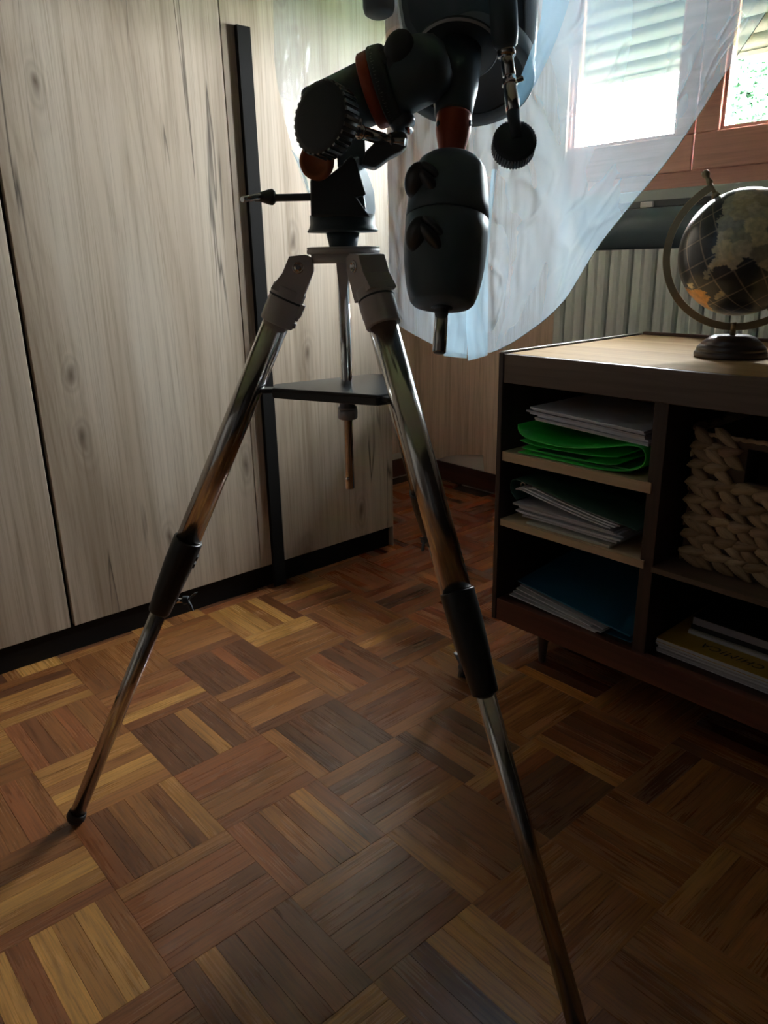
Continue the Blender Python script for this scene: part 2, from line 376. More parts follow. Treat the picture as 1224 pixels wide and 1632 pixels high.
# ================================================================ ROOM SHELL
XL, XR, YB, YF, HC = -2.66, 1.7, 2.53, -1.9, 2.7
WX0, WX1, WZ0, WZ1 = -1.96, -.93, 1.215, 2.30
def struct(name, mb, mat, **k): return tag(build(name, mb, mat, **k), kind='structure')
flo = struct('floor', MB().box((XL-.2, YF-.2, -.12), (XR+.2, YB+.22, -.011)), M_sub)
struct('ceiling', MB().box((XL-.2, YF-.2, HC), (XR+.2, YB+.22, HC+.15)), M_ceil)
struct('wall_left', MB().box((XL-.15, YF-.2, -.011), (XL, YB+.22, HC)), M_wall)
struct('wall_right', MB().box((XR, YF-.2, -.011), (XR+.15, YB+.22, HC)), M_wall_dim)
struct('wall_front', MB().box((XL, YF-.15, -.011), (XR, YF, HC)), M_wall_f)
wb = MB().box((XL, YB, -.011), (WX0, YB+.22, HC)).box((WX1, YB, -.011), (XR, YB+.22, HC)).box((WX0, YB, -.011), (WX1, YB+.22, WZ0-.04)).box((WX0, YB, WZ1), (WX1, YB+.22, HC))
wall_back = struct('wall_back', wb, M_wall)
# baseboards
struct('baseboard_back', MB().box((XL+.012, YB-.014, 0), (XR, YB, .085)), M_base, bev=.003)
struct('baseboard_left', MB().box((XL, YF, 0), (XL+.014, YB-.014, .085)), M_base, bev=.003)
# oak-look sheet facing the wall beside the window, its lower edge cut unevenly
def xz(x, z, y=YB-.012): return (x, y, z)
pn = MB().prism([xz(*q) for q in [(-2.655, .112), (-2.49, .094), (-2.43, .118), (-2.36, .138), (-2.28, .154), (-2.205, .164), (-2.196, .088), (-1.84, .086), (-1.84, 2.35), (-1.87, 2.35), (-2.655, 2.35)]], (0, .012, 0))
# the sheet stops at the window frame
build('oak_sheet', pn, M_panel, wall_back, label='oak effect sheet with an unevenly cut lower edge')
pl = MB().prism([(XL, 1.3, .12), (XL, YB-.012, .118), (XL, YB-.012, 2.35), (XL, 1.3, 2.35)], (.01, 0, 0))
build('oak_sheet', pl, oak_mat('side_sheet_oak', [(.72, .55, .44), (.62, .465, .365), (.78, .61, .50)], crack=False, scale=1.4), bpy.data.objects['wall_left'])

# ---------------------------------------------------------------- parquet floor
BS = .212; X0, Y0 = -1.495-.0, .312-BS
NS = 6; SW = BS/NS
PAL = [((.37,.155,.052),6), ((.31,.122,.043),5), ((.42,.180,.060),5), ((.25,.095,.038),3), ((.19,.078,.036),1.6), ((.50,.235,.070),3), ((.64,.33,.095),1.4), ((.34,.120,.045),3), ((.15,.070,.036),.7)]
rngf = random.Random(21)
cells = []
for i in range(-6, 15):
    for j in range(-10, 12):
        bx, by = X0+i*BS, Y0+j*BS
        if bx > 1.0 or by > YB or bx+BS < XL: continue
        horiz = (i+j) % 2 == 0
        tonej = rngf.uniform(.86, 1.12)
        blockpal = rngf.choice(PAL)[0]
        for k in range(NS):
            t = rngf.choices([p[0] for p in PAL], [p[1] for p in PAL])[0]
            if rngf.random() < .45: t = blockpal
            q = tonej*rngf.uniform(.9, 1.1)
            red = max(0, min(1, (by-1.15)/.35))*(1 if bx < -.9 else .6)     # redder, darker strips towards the back wall
            col = (t[0]*q*(1+.02*red), t[1]*q*(1-.30*red), t[2]*q*(1-.34*red))
            if horiz: c = (bx+BS/2, by+SW*(k+.5))
            else: c = (bx+SW*(k+.5), by+BS/2)
            if c[1] > YB or c[0] < XL: continue
            cells.append((c, horiz, col, rngf.uniform(-.0003, .0001), rngf.uniform(-.004, .004), rngf.uniform(-.0025, .0025)))
def strip_verts(c=(0, 0), horiz=True):
    hx, hy, e = BS/2-.00012, SW/2-.00012, .0004
    vs = []
    for (sx, sy, z, q) in [(sx, sy, z, q) for z, q in ((-.011, 0), (-.0003, 0), (0, e)) for sx, sy in ((-1,-1),(1,-1),(1,1),(-1,1))]:
        vs.append((sx*(hx-q), sy*(hy-q), z))
    fs = [(8,9,10,11)]
    for l in (0, 4):
        for a in range(4): fs.append((l+a, l+(a+1) % 4, l+4+(a+1) % 4, l+4+a))
    return vs, fs
sv, sf = strip_verts()
def area(c):
    pts = [proj((c[0]+dx, c[1]+dy, 0)) for dx, dy in ((0,0),(.03,0),(0,.03))]
    if None in pts: return -1
    x, y = pts[0][:2]
    if not (-40 < x < W_PX+40 and -40 < y < H_PX+40): return -1
    if c[1] > 1.42 and c[0] > -1.1: return 0.1
    if c[0] < -1.98 and c[1] < 1.74: return 0
    return abs((pts[1][0]-x)*(pts[2][1]-y)-(pts[1][1]-y)*(pts[2][0]-x))
cells.sort(key=lambda q: -area(q[0]))
sme = bpy.data.meshes.new('parquet_strip'); sme.from_pydata(sv, [], sf); sme.materials.append(M_floor_o)
for (c, hz, col, dz, ta, tb) in cells[:298]:
    o = bpy.data.objects.new('parquet_strip', sme); COL.objects.link(o); o.parent = flo
    o.location = (c[0], c[1], dz); o.rotation_euler = (ta, tb*.3, 0 if hz else PI/2); o.color = (*col, 1)
me = bpy.data.meshes.new('parquet_strips'); vs = []; fs = []; tones = []; grains = []
for (c, hz, col, dz, ta, tb) in cells[298:]:
    n = len(vs)
    for v in sv:
        x, y = (v[0], v[1]) if hz else (-v[1], v[0])
        vs.append((x+c[0], y+c[1], v[2]+dz)); grains.append((v[0]+c[0]*7.3, v[1]+c[1]*5.1, v[2]))
    fs += [tuple(i+n for i in f) for f in sf]; tones += [(*col, 1)]*len(sv)
me.from_pydata(vs, [], fs)
a = me.attributes.new('tone', 'FLOAT_COLOR', 'POINT'); a.data.foreach_set('color', [q for t in tones for q in t])
a = me.attributes.new('grain', 'FLOAT_VECTOR', 'POINT'); a.data.foreach_set('vector', [q for t in grains for q in t])
me.materials.append(M_floor_s)
o = bpy.data.objects.new('parquet_strips', me); COL.objects.link(o); o.parent = flo; o['kind'] = 'stuff'

# ---------------------------------------------------------------- window
win = bpy.data.objects.new('window_1', None); COL.objects.link(win); win.location = (-1.35, YB+.05, WZ0); ROOT['window_1'] = Vector(win.location); win['kind'] = 'structure'
fr = MB()
fy0, fy1 = YB+.012, YB+.085
fr.box((WX0, fy0, WZ0), (WX1, fy1, WZ0+.052)).box((WX0, fy0, WZ1-.05), (WX1, fy1, WZ1)).box((WX0, fy0, WZ0+.052), (WX0+.05, fy1, WZ1-.05)).box((WX1-.05, fy0, WZ0+.052), (WX1, fy1, WZ1-.05))
build('window_frame', fr, M_sash, win, bev=.004)
def sash(x0, x1, gx0, gx1):
    z0, z1, gz0, gz1 = WZ0+.05, WZ1-.052, 1.375, 2.17
    y0, y1 = YB+.0015, YB+.055
    s = MB().box((x0, y0, z0), (x1, y1, gz0)).box((x0, y0, gz1), (x1, y1, z1)).box((x0, y0, gz0), (gx0, y1, gz1)).box((gx1, y0, gz0), (x1, y1, gz1))
    o = build('sash', s, M_sash, win, bev=.004)
    bd = MB(); e = .011
    bd.box((gx0, y0+.012, gz0), (gx1, y1-.015, gz0+e)).box((gx0, y0+.012, gz1-e), (gx1, y1-.015, gz1)).box((gx0, y0+.012, gz0+e), (gx0+e, y1-.015, gz1-e)).box((gx1-e, y0+.012, gz0+e), (gx1, y1-.015, gz1-e))
    build('glazing_bead', bd, M_sash, o)
    build('glass_pane', MB().box((gx0+e, y0+.025, gz0+e), (gx1-e, y0+.029, gz1-e)), M_glass, o)
sash(WX0+.045, -1.3535, -1.83, -1.42); sash(-1.3505, WX1-.045, -1.272, -1.055)  # right pane ends short, out of view, to cut light on the floor
build('window_sill', MB().box((-1.838, YB-.04, WZ0-.042), (WX1+.06, YB+.05, WZ0-.002)), M_sill, win, bev=.004)
build('outer_sill', MB().box((WX0, YB+.0505, WZ0-.042), (WX1, YB+.26, WZ0-.006)), plain('darkened_sill', (.10, .10, .095), .7), win)  # outer sill darkened to cut its bounce onto the shutter
# outside roller shutter, half lowered
nsl = 14; sh = .0495
for k in range(nsl):
    z = 1.612+k*sh; pr = []
    for q in range(9):
        t = q/8; pr.append((WX0+.0, YB+.15-.007*math.sin(PI*t), z+t*(sh-.0004)))
    pr2 = [(p[0], p[1]+.008, p[2]) for p in pr[::-1]]
    build('shutter_slat', MB().prism(pr+pr2, (WX1-WX0, 0, 0)), M_shut, win, fix=True)
build('shutter_bottom_rail', MB().box((WX0, YB+.143, 1.598), (WX1, YB+.160, 1.612)), M_shut, win)

# outdoors: lawn and trees seen through the panes
tag(build('lawn', MB().box((-40, YB+.6, -3.2), (30, 60, -3.0)), M_grass), 'green lawn outside below the window', 'lawn', kind='structure')
def tree(x, y, h, r, n, seed, label):
    rr = random.Random(seed); e = empty('tree', (x, y, -3), label, 'tree')
    tm = MB().tube((x, y, -3), (x+.1, y, h-r*.4), .16, .06, 12)
    for k in range(9):
        a = rr.uniform(0, 6.28); z0 = h-r*1.6+k*r*.16
        tm.path([(x, y, z0), (x+math.cos(a)*r*.4, y+math.sin(a)*r*.4, z0+r*.3), (x+math.cos(a)*r*.8, y+math.sin(a)*r*.8, z0+r*.45)], lambda t: .05*(1-t*.8), 7)
    build('trunk', tm, M_bark, e)
    lm = MB(); cl = [(Vector((rr.gauss(0, 1), rr.gauss(0, 1), rr.gauss(0, .8))).normalized()*r*rr.random()**.4, rr.uniform(.25, .5)) for _ in range(34)]
    for _ in range(n):
        c, s = rr.choice(cl); p = Vector((x, y, h))+c+Vector((rr.gauss(0, s*.5), rr.gauss(0, s*.5), rr.gauss(0, s*.5)))
        d = Vector((rr.gauss(0, 1), rr.gauss(0, 1), rr.gauss(0, .6))).normalized(); q = d.orthogonal().normalized()*.022; d = d*.05
        lm.add([p-d, p+q, p+d, p-q], [(0, 1, 2, 3)])
    o = build('foliage', lm, M_leaf, e, fix=False); o['kind'] = 'stuff'
c_t = hit(1222, 140, 1, 9.0); tree(c_t.x+.25, 9, c_t.z-.1, .85, 16000, 3, 'sunlit green tree seen through the right window pane')
c_t = hit(1010, 235, 1, 12.0); tree(c_t.x, 12, c_t.z-1.6, 1.3, 9000, 5, 'low treetop outside behind the left window pane')

# ---------------------------------------------------------------- radiator + roll below the window
rad = empty('radiator', (-1.3, 2.47, .12), 'pale grey ribbed radiator under the window behind the cabinet', 'radiator')
pitch = .0445; x = -1.757; k = 0
RT = 1.025
while x < -.30:
    w_ = pitch*.5-.0018
    ye = 2.405 if k % 2 == 0 else 2.412
    prof = [(x-w_, 2.47), (x-w_, ye+.008), (x-w_*.6, ye+.001), (x, ye-.001), (x+w_*.6, ye+.001), (x+w_, ye+.008), (x+w_, 2.47)]
    build('rib', MB().prism([(a_, b_, .16) for a_, b_ in prof], (0, 0, RT-.16)), M_radiator, rad)
    x += pitch; k += 1
build('header_pipe', MB().tube((-1.76, 2.462, .2), (-.3, 2.462, .2), .016), M_radiator, rad)
# padded roll lying along the radiator top
rc = Vector((-1.68, 2.447, 1.1005))
def rollr(t): return 1+.012*math.sin(3*t)
rp = [(.055, 0), (.070, .006), (.0755, .02)]+[(.0755+.0008*math.sin(k*1.7), .02+k*.06) for k in range(1, 22)]+[(.072, 1.31), (.055, 1.32)]
rl = empty('padded_roll', (-1.3, 2.447, RT), 'long dark blue padded roll lying on the radiator under the window sill', 'roll')
build('roll_body', MB().lathe(rp, rc, (1, 0, 0), 40, True, rollr), M_roll, rl)
build('cover_flap', MB().box((-1.66, 2.372, 1.150), (-.4, 2.39, 1.172)), M_blackm, rl, bev=.004)
cp = hit(1032, 326, 1, 2.37)
build('clip', MB().box((cp.x-.022, 2.362, cp.z-.008), (cp.x+.022, 2.373, cp.z+.008)), M_light, rl, bev=.002, label='small pale clip')

# ================================================================ WARDROBE
WP = -1.955
wr = empty('wardrobe', (WP, .6, 0), 'tall light oak wardrobe along the left wall with charcoal bar handle and black plinth', 'wardrobe')
build('carcass', MB().box((-2.55, -1.21, .06), (WP-.020, 1.741, 2.45)), M_charcoal, wr)
build('plinth', MB().box((-2.5, -1.2, 0), (WP-.017, 1.735, .0745)), M_plinth, wr)
doors = [(-1.22, -.6275), (-.6225, -.029), (-.019, .568), (.579, 1.171), (1.174, 1.742)]
for i, (a_, b_) in enumerate(doors):
    o = build('wardrobe_door', MB().box((WP-.019, a_, .077), (WP, b_, 2.43)), M_oak, wr, bev=.0012, origin=(WP, (a_+b_)/2, .077))
    if i == 4:
        hm = MB().box((WP+.0005, 1.213, .0), (WP+.014, 1.256, 1.595))
        build('bar_handle', hm, M_charcoal, o, bev=.002, label='long charcoal bar handle')
build('end_panel', MB().box((-2.55, 1.7425, .0), (WP, 1.7445, 2.45)), M_oak, wr)

# ================================================================ CABINET
CX0, CX1, CY0, CY1, CT = -1.184, .13, 1.40, 2.012, .792
cb = empty('cabinet', (-.5, 1.7, 0), 'low dark walnut open cabinet with worn light top on tapered legs', 'cabinet')
build('side_panel', MB().box((CX0, CY0, .099), (CX0+.014, CY1, CT)), M_walnut_v, cb, bev=.002)
build('side_panel', MB().box((CX1-.014, CY0, .099), (CX1, CY1, CT)), M_walnut_v, cb, bev=.002)
build('table_top', MB().box((CX0+.0145, CY0+.0185, CT-.022), (CX1-.0145, CY1-.004, CT-.002)), M_top, cb, bev=.001, label='worn yellowish wooden top')
build('top_edging', MB().box((CX0+.0145, CY1-.0035, CT-.03), (CX1-.0145, CY1+.012, CT+.006)), M_walnut, cb, bev=.002)
build('edge_strip', MB().box((CX0+.001, CY0+.003, CT+.0003), (CX0+.0135, CY1, CT+.0032)), plain('worn_edge', (.42, .42, .40), .3), cb, bev=.001, label='pale worn edge strip')
build('top_rail', MB().box((CX0+.0145, CY0+.003, .722), (CX1-.0145, CY0+.018, CT-.0025)), M_rail, cb, bev=.0015)
build('bottom_rail', MB().box((CX0+.0145, CY0+.002, .099), (CX1-.0145, CY0+.022, .160)), M_redrail, cb, bev=.002)
build('back_panel', MB().box((CX0+.0145, CY1-.014, .11), (CX1-.0145, CY1-.004, CT-.0225)), M_walnut, cb)
build('bottom_board', MB().box((CX0+.0145, CY0+.0225, .140), (CX1-.0145, CY1-.0145, .158)), M_walnut, cb)
DX = (-.781, -.750); DX2 = (-.312, -.281)
for a_, b_ in (DX, DX2): build('divider', MB().box((a_, CY0+.012, .1585), (b_, CY1-.0145, .7215 if False else .769)), M_walnut_v, cb, bev=.001)
for z0, z1 in ((.530, .5535), (.361, .3790)):
    build('shelf', MB().box((CX0+.0145, CY0+.006, z0), (DX[0]+.012, CY0+.0118, z1)).box((CX0+.0145, CY0+.0118, z0), (DX[0]-.0005, CY1-.015, z1)), M_pine, cb, bev=.0008, label='pale pine shelf')
build('shelf', MB().box((DX[1]+.0005, CY0+.004, .360), (DX2[0]-.0005, CY1-.015, .3725)), M_rail, cb, bev=.001)
build('shelf', MB().box((DX2[1]+.0005, CY0+.004, .420), (CX1-.015, CY1-.015, .4385)), M_pine, cb, bev=.001)
for lx, ly in ((-1.052, 1.452), (.0, 1.452), (-1.052, 1.95), (.0, 1.95)):
    build('leg', MB().lathe([(.0065, 0), (.009, .003), (.019, .139)], (lx, ly, .0002), (0, 0, 1), 24), M_walnut_v, cb)

# ---------------------------------------------------------------- papers and folders
def slab(x0, x1, y0, y1, z0, th, bend=lambda u, v: 0, rot=0, nu=24, nv=6):
    """a pile of sheets: curved slab with thickness"""
    mb = MB(); cx, cy = (x0+x1)/2, (y0+y1)/2; ca, sa = math.cos(rot), math.sin(rot)
    def pt(u, v, top):
        x = x0+(x1-x0)*u-cx; y = y0+(y1-y0)*v-cy
        return Vector((cx+x*ca-y*sa, cy+x*sa+y*ca, z0+(th if top else 0)+bend(u, v)))
    nt_ = (nu+1)*(nv+1); vs = [pt(i/nu, j/nv, t) for t in (0, 1) for j in range(nv+1) for i in range(nu+1)]; fs = []
    def idx(i, j, t): return t*nt_+j*(nu+1)+i
    for j in range(nv):
        for i in range(nu):
            fs.append((idx(i,j,0), idx(i,j+1,0), idx(i+1,j+1,0), idx(i+1,j,0))); fs.append((idx(i,j,1), idx(i+1,j,1), idx(i+1,j+1,1), idx(i,j+1,1)))
    for i in range(nu): fs.append((idx(i,0,0), idx(i+1,0,0), idx(i+1,0,1), idx(i,0,1))); fs.append((idx(i+1,nv,0), idx(i,nv,0), idx(i,nv,1), idx(i+1,nv,1)))
    for j in range(nv): fs.append((idx(0,j+1,0), idx(0,j,0), idx(0,j,1), idx(0,j+1,1))); fs.append((idx(nu,j,0), idx(nu,j+1,0), idx(nu,j+1,1), idx(nu,j,1)))
    mb.add(vs, fs); return mb
rp_ = random.Random(5)
def X_at(px, py, y): return hit(px, py, 1, y).x
def ribbon(pts, th, y0, y1, nsub=8):
    """closed band: polyline in x-z, smoothed, given thickness th, extruded y0..y1"""
    q = []
    n = len(pts)
    for i in range(n-1):
        p0, p1, p2, p3 = [Vector(pts[max(0, min(n-1, i+d))]) for d in (-1, 0, 1, 2)]
        for k in range(nsub):
            t = k/nsub; q.append(.5*((2*p1)+(-p0+p2)*t+(2*p0-5*p1+4*p2-p3)*t*t+(-p0+3*p1-3*p2+p3)*t**3))
    q.append(Vector(pts[-1])); o1 = []; o2 = []
    for i, p in enumerate(q):
        t = (q[min(i+1, len(q)-1)]-q[max(i-1, 0)]).normalized(); nn = Vector((-t.y, t.x))
        o1.append(p+nn*th/2); o2.append(p-nn*th/2)
    m = len(q); vs = [(a.x, y, a.y) for y in (y0, y1) for a in o1+o2]; fs = []
    for i in range(m-1):
        for (A, B) in ((0, 0), (m, m)):
            fs.append((A+i, A+i+1, 2*m+A+i+1, 2*m+A+i))
        fs.append((i, i+1, m+i+1, m+i)); fs.append((2*m+i, 2*m+i+1, 3*m+i+1, 3*m+i))
    fs.append((0, m, 3*m, 2*m)); fs.append((m-1, 2*m-1, 4*m-1, 3*m-1))
    return MB().add(vs, fs, True)
# top shelf: bright green binder doubled over, papers on it
SY = 1.418
g = empty('ring_binder', (-.98, 1.56, .554), 'bright green soft folder folded over, lying flat on the top pine shelf', 'folder')
zz = .5545
def cur(px, py): h_ = hit(px, py, 1, SY); return (h_.x, h_.z)
outer = [cur(826, 676), cur(829, 690), cur(850, 702), cur(900, 713), cur(950, 714), cur(1000, 710), cur(1022, 714), cur(1029, 728), cur(1022, 744), cur(1000, 750)]
outer = [(x_, max(z_, zz+.003)) for x_, z_ in outer]
outer += [(-.90, zz+.0016), (-1.0, zz+.0014), (-1.13, zz+.0016)]
build('cover', ribbon(outer, .0026, SY, SY+.30), M_green, g)
inner = [(outer[1][0]+.004, zz+.020), (-1.10, zz+.018), (-1.0, zz+.016), (-.90, zz+.020), (-.86, zz+.026)]
build('inner_flap', ribbon([(x_, z_-.006) for x_, z_ in inner], .002, SY+.004, SY+.29), M_green, g)
build('inner_flap', ribbon([(-1.13, zz+.030), (-1.08, zz+.024), (-1.0, zz+.025), (-.92, zz+.028), (-.86, zz+.036)], .002, SY+.006, SY+.29), M_green, g)
for k in range(2):
    build('loose_sheets', slab(-1.10+.01*k, -.83, SY+.012, SY+.27, zz+.004+.0055*k, .003), M_mgreen, g)
tk = empty('paper_pile', (-.97, 1.57, .60), 'white paper pile on top of the bright green folder', 'papers')
base = max(outer[2][1], outer[4][1], outer[5][1])+.0022
b0 = lambda u, v: .016*(1-u)**2*1.0+.004*math.sin(u*3)
for k in range(7):
    xa = X_at(838, 668, SY)+rp_.uniform(-.004, .016)+(.012 if k < 3 else 0); xb = -.795+rp_.uniform(-.012, .004)
    build('sheet_bundle', slab(xa, xb, SY+.003+rp_.uniform(0, .008), SY+.25+rp_.uniform(0, .02), base+k*.0046, .0040, b0), [M_paper, M_paper2][k % 3 == 1], tk)
# middle shelf: dark green folder over papers
z2 = .3800
mp = empty('paper_pile', (-.98, 1.56, z2), 'untidy white paper pile on the middle pine shelf under a dark green folder', 'papers')
build('sheet_bundle', slab(-1.095, -.862, SY+.0, SY+.27, z2, .006), M_card, mp)
for k in range(6):
    xa = -1.135+rp_.uniform(-.01, .012)+(.02 if k == 0 else 0); xb = -.83+rp_.uniform(-.03, .004)
    bb = (lambda kk: (lambda u, v: .001*kk*(1-u)+.003*math.sin(u*5+kk)*.3+.004))(k)
    build('sheet_bundle', slab(xa, xb, SY+rp_.uniform(0, .014), SY+.25, z2+.0065+k*.0052, .0044, bb), [M_paper, M_paper2][k % 2], mp)
for k in range(4):
    bb = (lambda kk: (lambda u, v: .040*(1-u)**1.3*(1 if u > .06 else .86+u*2.3)+.006))(k)
    build('sheet_bundle', slab(-1.135+.008*k+(.02 if k > 1 else 0), -.865+.01*k, SY+.002+.003*k, SY+.25, z2+.039+k*.0040, .0032, bb), M_paper, mp)
fg = empty('folder', (-.98, 1.56, z2), 'dark green folder slumped over the paper pile on the middle shelf', 'folder')
zc = lambda px, py: cur(px, py)
cv = [(-1.130, z2+.055), (-1.146, z2+.070), (-1.150, z2+.088), (-1.142, z2+.1035), (-1.11, z2+.105), (-1.04, z2+.093), (-.96, z2+.079), (-.86, z2+.066), (-.795, z2+.058)]
build('cover', ribbon(cv, .0024, SY+.001, SY+.27), M_dgreen, fg)
build('ring', MB().path([Vector((-1.118, SY+.01, z2+.092))+Vector((math.cos(t)*.008, 0, math.sin(t)*.008)) for t in [k*.5 for k in range(13)]], .0016, 8), M_chrome, fg, label='small bright metal ring')
# bottom: blue folder with papers
z3 = .1585
bf = empty('folder', (-.97, 1.58, z3), 'petrol blue folder on the cabinet floor below the pine shelves', 'folder')
bb = lambda u, v: .030*(1-u)+.035*v*(1-u*.5)
build('cover', slab(-1.13, -.795, SY+.02, SY+.31, z3+.017, .0035, bb, rot=-.03), M_blue, bf)
build('cover', slab(-1.12, -.80, SY+.02, SY+.31, z3+.0006, .002), M_blue, bf)
bp_ = empty('paper_pile', (-.97, 1.56, z3), 'loose white papers tucked inside the petrol blue folder', 'papers')
for k in range(4):
    b2 = (lambda kk: (lambda u, v: (.004+.006*kk)*(1-u)+.003*v))(k)
    build('sheet_bundle', slab(-1.145+.008*k, -.86+rp_.uniform(-.03, .02), SY+.006+.004*k, SY+.26, z3+.003+k*.0036, .0026, b2, rot=-.05-.01*k), [M_paper, M_paper2][k % 2], bp_)
# right bay bottom: magazines and books
zb = .1585
mg = []
stack = [('navy', M_navy, .006), ('w', M_paper2, .006), ('w', M_paper, .005), ('w', M_paper2, .006), ('w', M_paper, .006), ('y', M_yellow, .010)]
labs = ['navy notebook at the bottom of the magazine stack', 'thin grey magazine just above the navy notebook', 'thin white magazine third from the bottom of the stack', 'grey magazine in the middle of the magazine stack', 'white magazine directly beneath the mustard exercise book', 'mustard exercise book with handwritten subject on its cover']
z_ = zb+.0005
for k, (nm, mt, th) in enumerate(stack):
    xa = -.742+rp_.uniform(0, .006); xb = -.405+rp_.uniform(-.006, .006); ya = CY0+.040+rp_.uniform(-.004, .006)
    e = empty('exercise_book' if nm == 'y' else ('notebook' if nm == 'navy' else 'magazine'), ((xa+xb)/2, ya+.12, z_), labs[k], 'book', 'books on the cabinet floor')
    build('page_block', MB().box((xa+.001, ya+.001, z_+.0006), (xb-.001, ya+.235, z_+th-.0012)), M_paper if nm != 'w' else mt, e, bev=.0006)
    build('cover', MB().box((xa, ya, z_+th-.0012), (xb, ya+.238, z_+th-.0002)).box((xa, ya, z_), (xb, ya+.238, z_+.0006)), mt, e, bev=.0003)
    z_ += th
    if nm == 'y': yb_ = e; ztop = z_; yfront = ya
tc_ = bpy.data.curves.new('lettering', 'FONT'); tc_.body = 'CHIMICA'; tc_.size = .030; tc_.extrude = .0001; tc_.space_character = 1.15; tc_.shear = .25
to = bpy.data.objects.new('lettering', tc_); COL.objects.link(to)
bpy.context.view_layer.update()
tm_ = bpy.data.meshes.new_from_object(to); bpy.data.objects.remove(to)
ctr = (min(v.co.x for v in tm_.vertices)+max(v.co.x for v in tm_.vertices))/2
for v in tm_.vertices: v.co.x -= ctr
tm_.materials.clear(); tm_.materials.append(M_ink)
lo = bpy.data.objects.new('lettering', tm_); COL.objects.link(lo); lo.parent = yb_
pc = hit(1150, 1034, 2, ztop)
lo.location = Vector((-.585, yfront+.047, ztop+.0001))-ROOT[yb_.name]; lo.rotation_euler = (0, 0, PI-.05); lo['label'] = 'black handwritten lettering'
e = empty('book', (-.60, 1.53, ztop), 'thin pale book lying on the mustard exercise book', 'book', 'books on the cabinet floor')
build('page_block', MB().box((-.70, CY0+.105, ztop+.0012), (-.49, CY0+.30, ztop+.007)), M_paper, e); build('cover', MB().box((-.701, CY0+.108, ztop+.0071), (-.489, CY0+.301, ztop+.0085)).box((-.701, CY0+.104, ztop+.0003), (-.489, CY0+.301, ztop+.0011)), M_card, e)
e = empty('book', (-.60, 1.53, ztop+.009), 'thick grey book on top of the pile beneath the basket shelf', 'book', 'books on the cabinet floor')
zt = ztop+.0088
build('cover', MB().box((-.70, CY0+.115, zt), (-.488, CY0+.32, zt+.011)).box((-.70, CY0+.115, zt+.0290), (-.488, CY0+.32, zt+.0305)), M_ink, e); build('page_block', MB().box((-.698, CY0+.117, zt+.0112), (-.490, CY0+.318, zt+.0289)), M_bookg, e)

# ---------------------------------------------------------------- woven basket
by = 1.478; bx0, bx1, bz0, bz1 = -.722, -.335, .3735, .658
bk = empty('woven_basket', ((bx0+bx1)/2, by+.13, bz0), 'chunky woven water hyacinth basket with handle slot on the middle shelf', 'basket')
hx0, hx1, hz0, hz1 = -.612, -.470, .572, .640
shell = MB()
def frame_front():
    m = MB(); y0, y1 = by, by+.012
    m.box((bx0, y0, bz0), (bx1, y1, hz0)); m.box((bx0, y0, hz0), (hx0, y1, bz1)); m.box((hx1, y0, hz0), (bx1, y1, bz1)); m.box((hx0, y0, hz1), (hx1, y1, bz1)); return m
sh_ = frame_front(); sh_.box((bx0, by+.012, bz0), (bx0+.012, by+.30, bz1)).box((bx1-.012, by+.012, bz0), (bx1, by+.30, bz1)).box((bx0, by+.30, bz0), (bx1, by+.312, bz1)).box((bx0+.012, by+.012, bz0), (bx1-.012, by+.30, bz0+.01))
build('basket_core', sh_, M_baskin, bk)
def strand_mesh(L, wd, th, curve):
    mb = MB(); n = 7; seg = 8; vs = []; fs = []
    for i in range(n+1):
        t = i/n; w_ = wd*(math.sin(PI*min(1, t*1.02))**.62)*(1.15-.45*t)+.0007; c = Vector((L*(t-.5), -th*.35*math.sin(PI*t), curve*math.sin(PI*t)))
        for k in range(seg):
            q = 2*PI*k/seg; vs.append(c+Vector((0, -math.cos(q)*th*(w_/wd)**.6, math.sin(q)*w_)))
    for i in range(n):
        for k in range(seg): fs.append((i*seg+k, i*seg+(k+1) % seg, (i+1)*seg+(k+1) % seg, (i+1)*seg+k))
    fs += [tuple(range(seg))[::-1], tuple(n*seg+k for k in range(seg))]
    me = bpy.data.meshes.new('strand'); me.from_pydata(vs, [], fs); me.polygons.foreach_set('use_smooth', [True]*len(fs)); me.materials.append(M_strand); return me
SA = [strand_mesh(.064, .0128, .009, .003), strand_mesh(.058, .0136, .010, -.002), strand_mesh(.068, .0122, .009, .002)]
rb = random.Random(9)
rowh = (bz1-bz0-.012)/7.2
def put_strand(x, y, z, ang, face=0, sc_=1.0):
    o = bpy.data.objects.new('strand', rb.choice(SA)); COL.objects.link(o); o.parent = bk
    o.location = Vector((x, y, z))-ROOT[bk.name]; o.rotation_euler = Matrix.Rotation(face, 3, 'Z').to_euler() if False else (0, -ang, face); o.scale = (sc_, 1, sc_)
for r in range(8):
    zc_ = bz0+.022+r*rowh
    k = 0; x = bx0+.006+(r % 2)*.018-.01
    while x < bx1-.004:
        for (dz, ang, dx) in ((.0085, .16, 0), (-.0095, -.62, .012)):
            zz_ = zc_+dz+rb.uniform(-.0015, .0015); xx = x+dx+rb.uniform(-.003, .003)
            if zz_ > bz1-.004 or xx > bx1: continue
            xx = max(xx, bx0+.022)
            if hx0-.018 < xx < hx1+.018 and zz_ > hz0-.008: continue
            put_strand(xx, by-.001+rb.uniform(-.002, .002), zz_, ang+rb.uniform(-.09, .09), 0, rb.uniform(.92, 1.08))
        x += .0405; k += 1
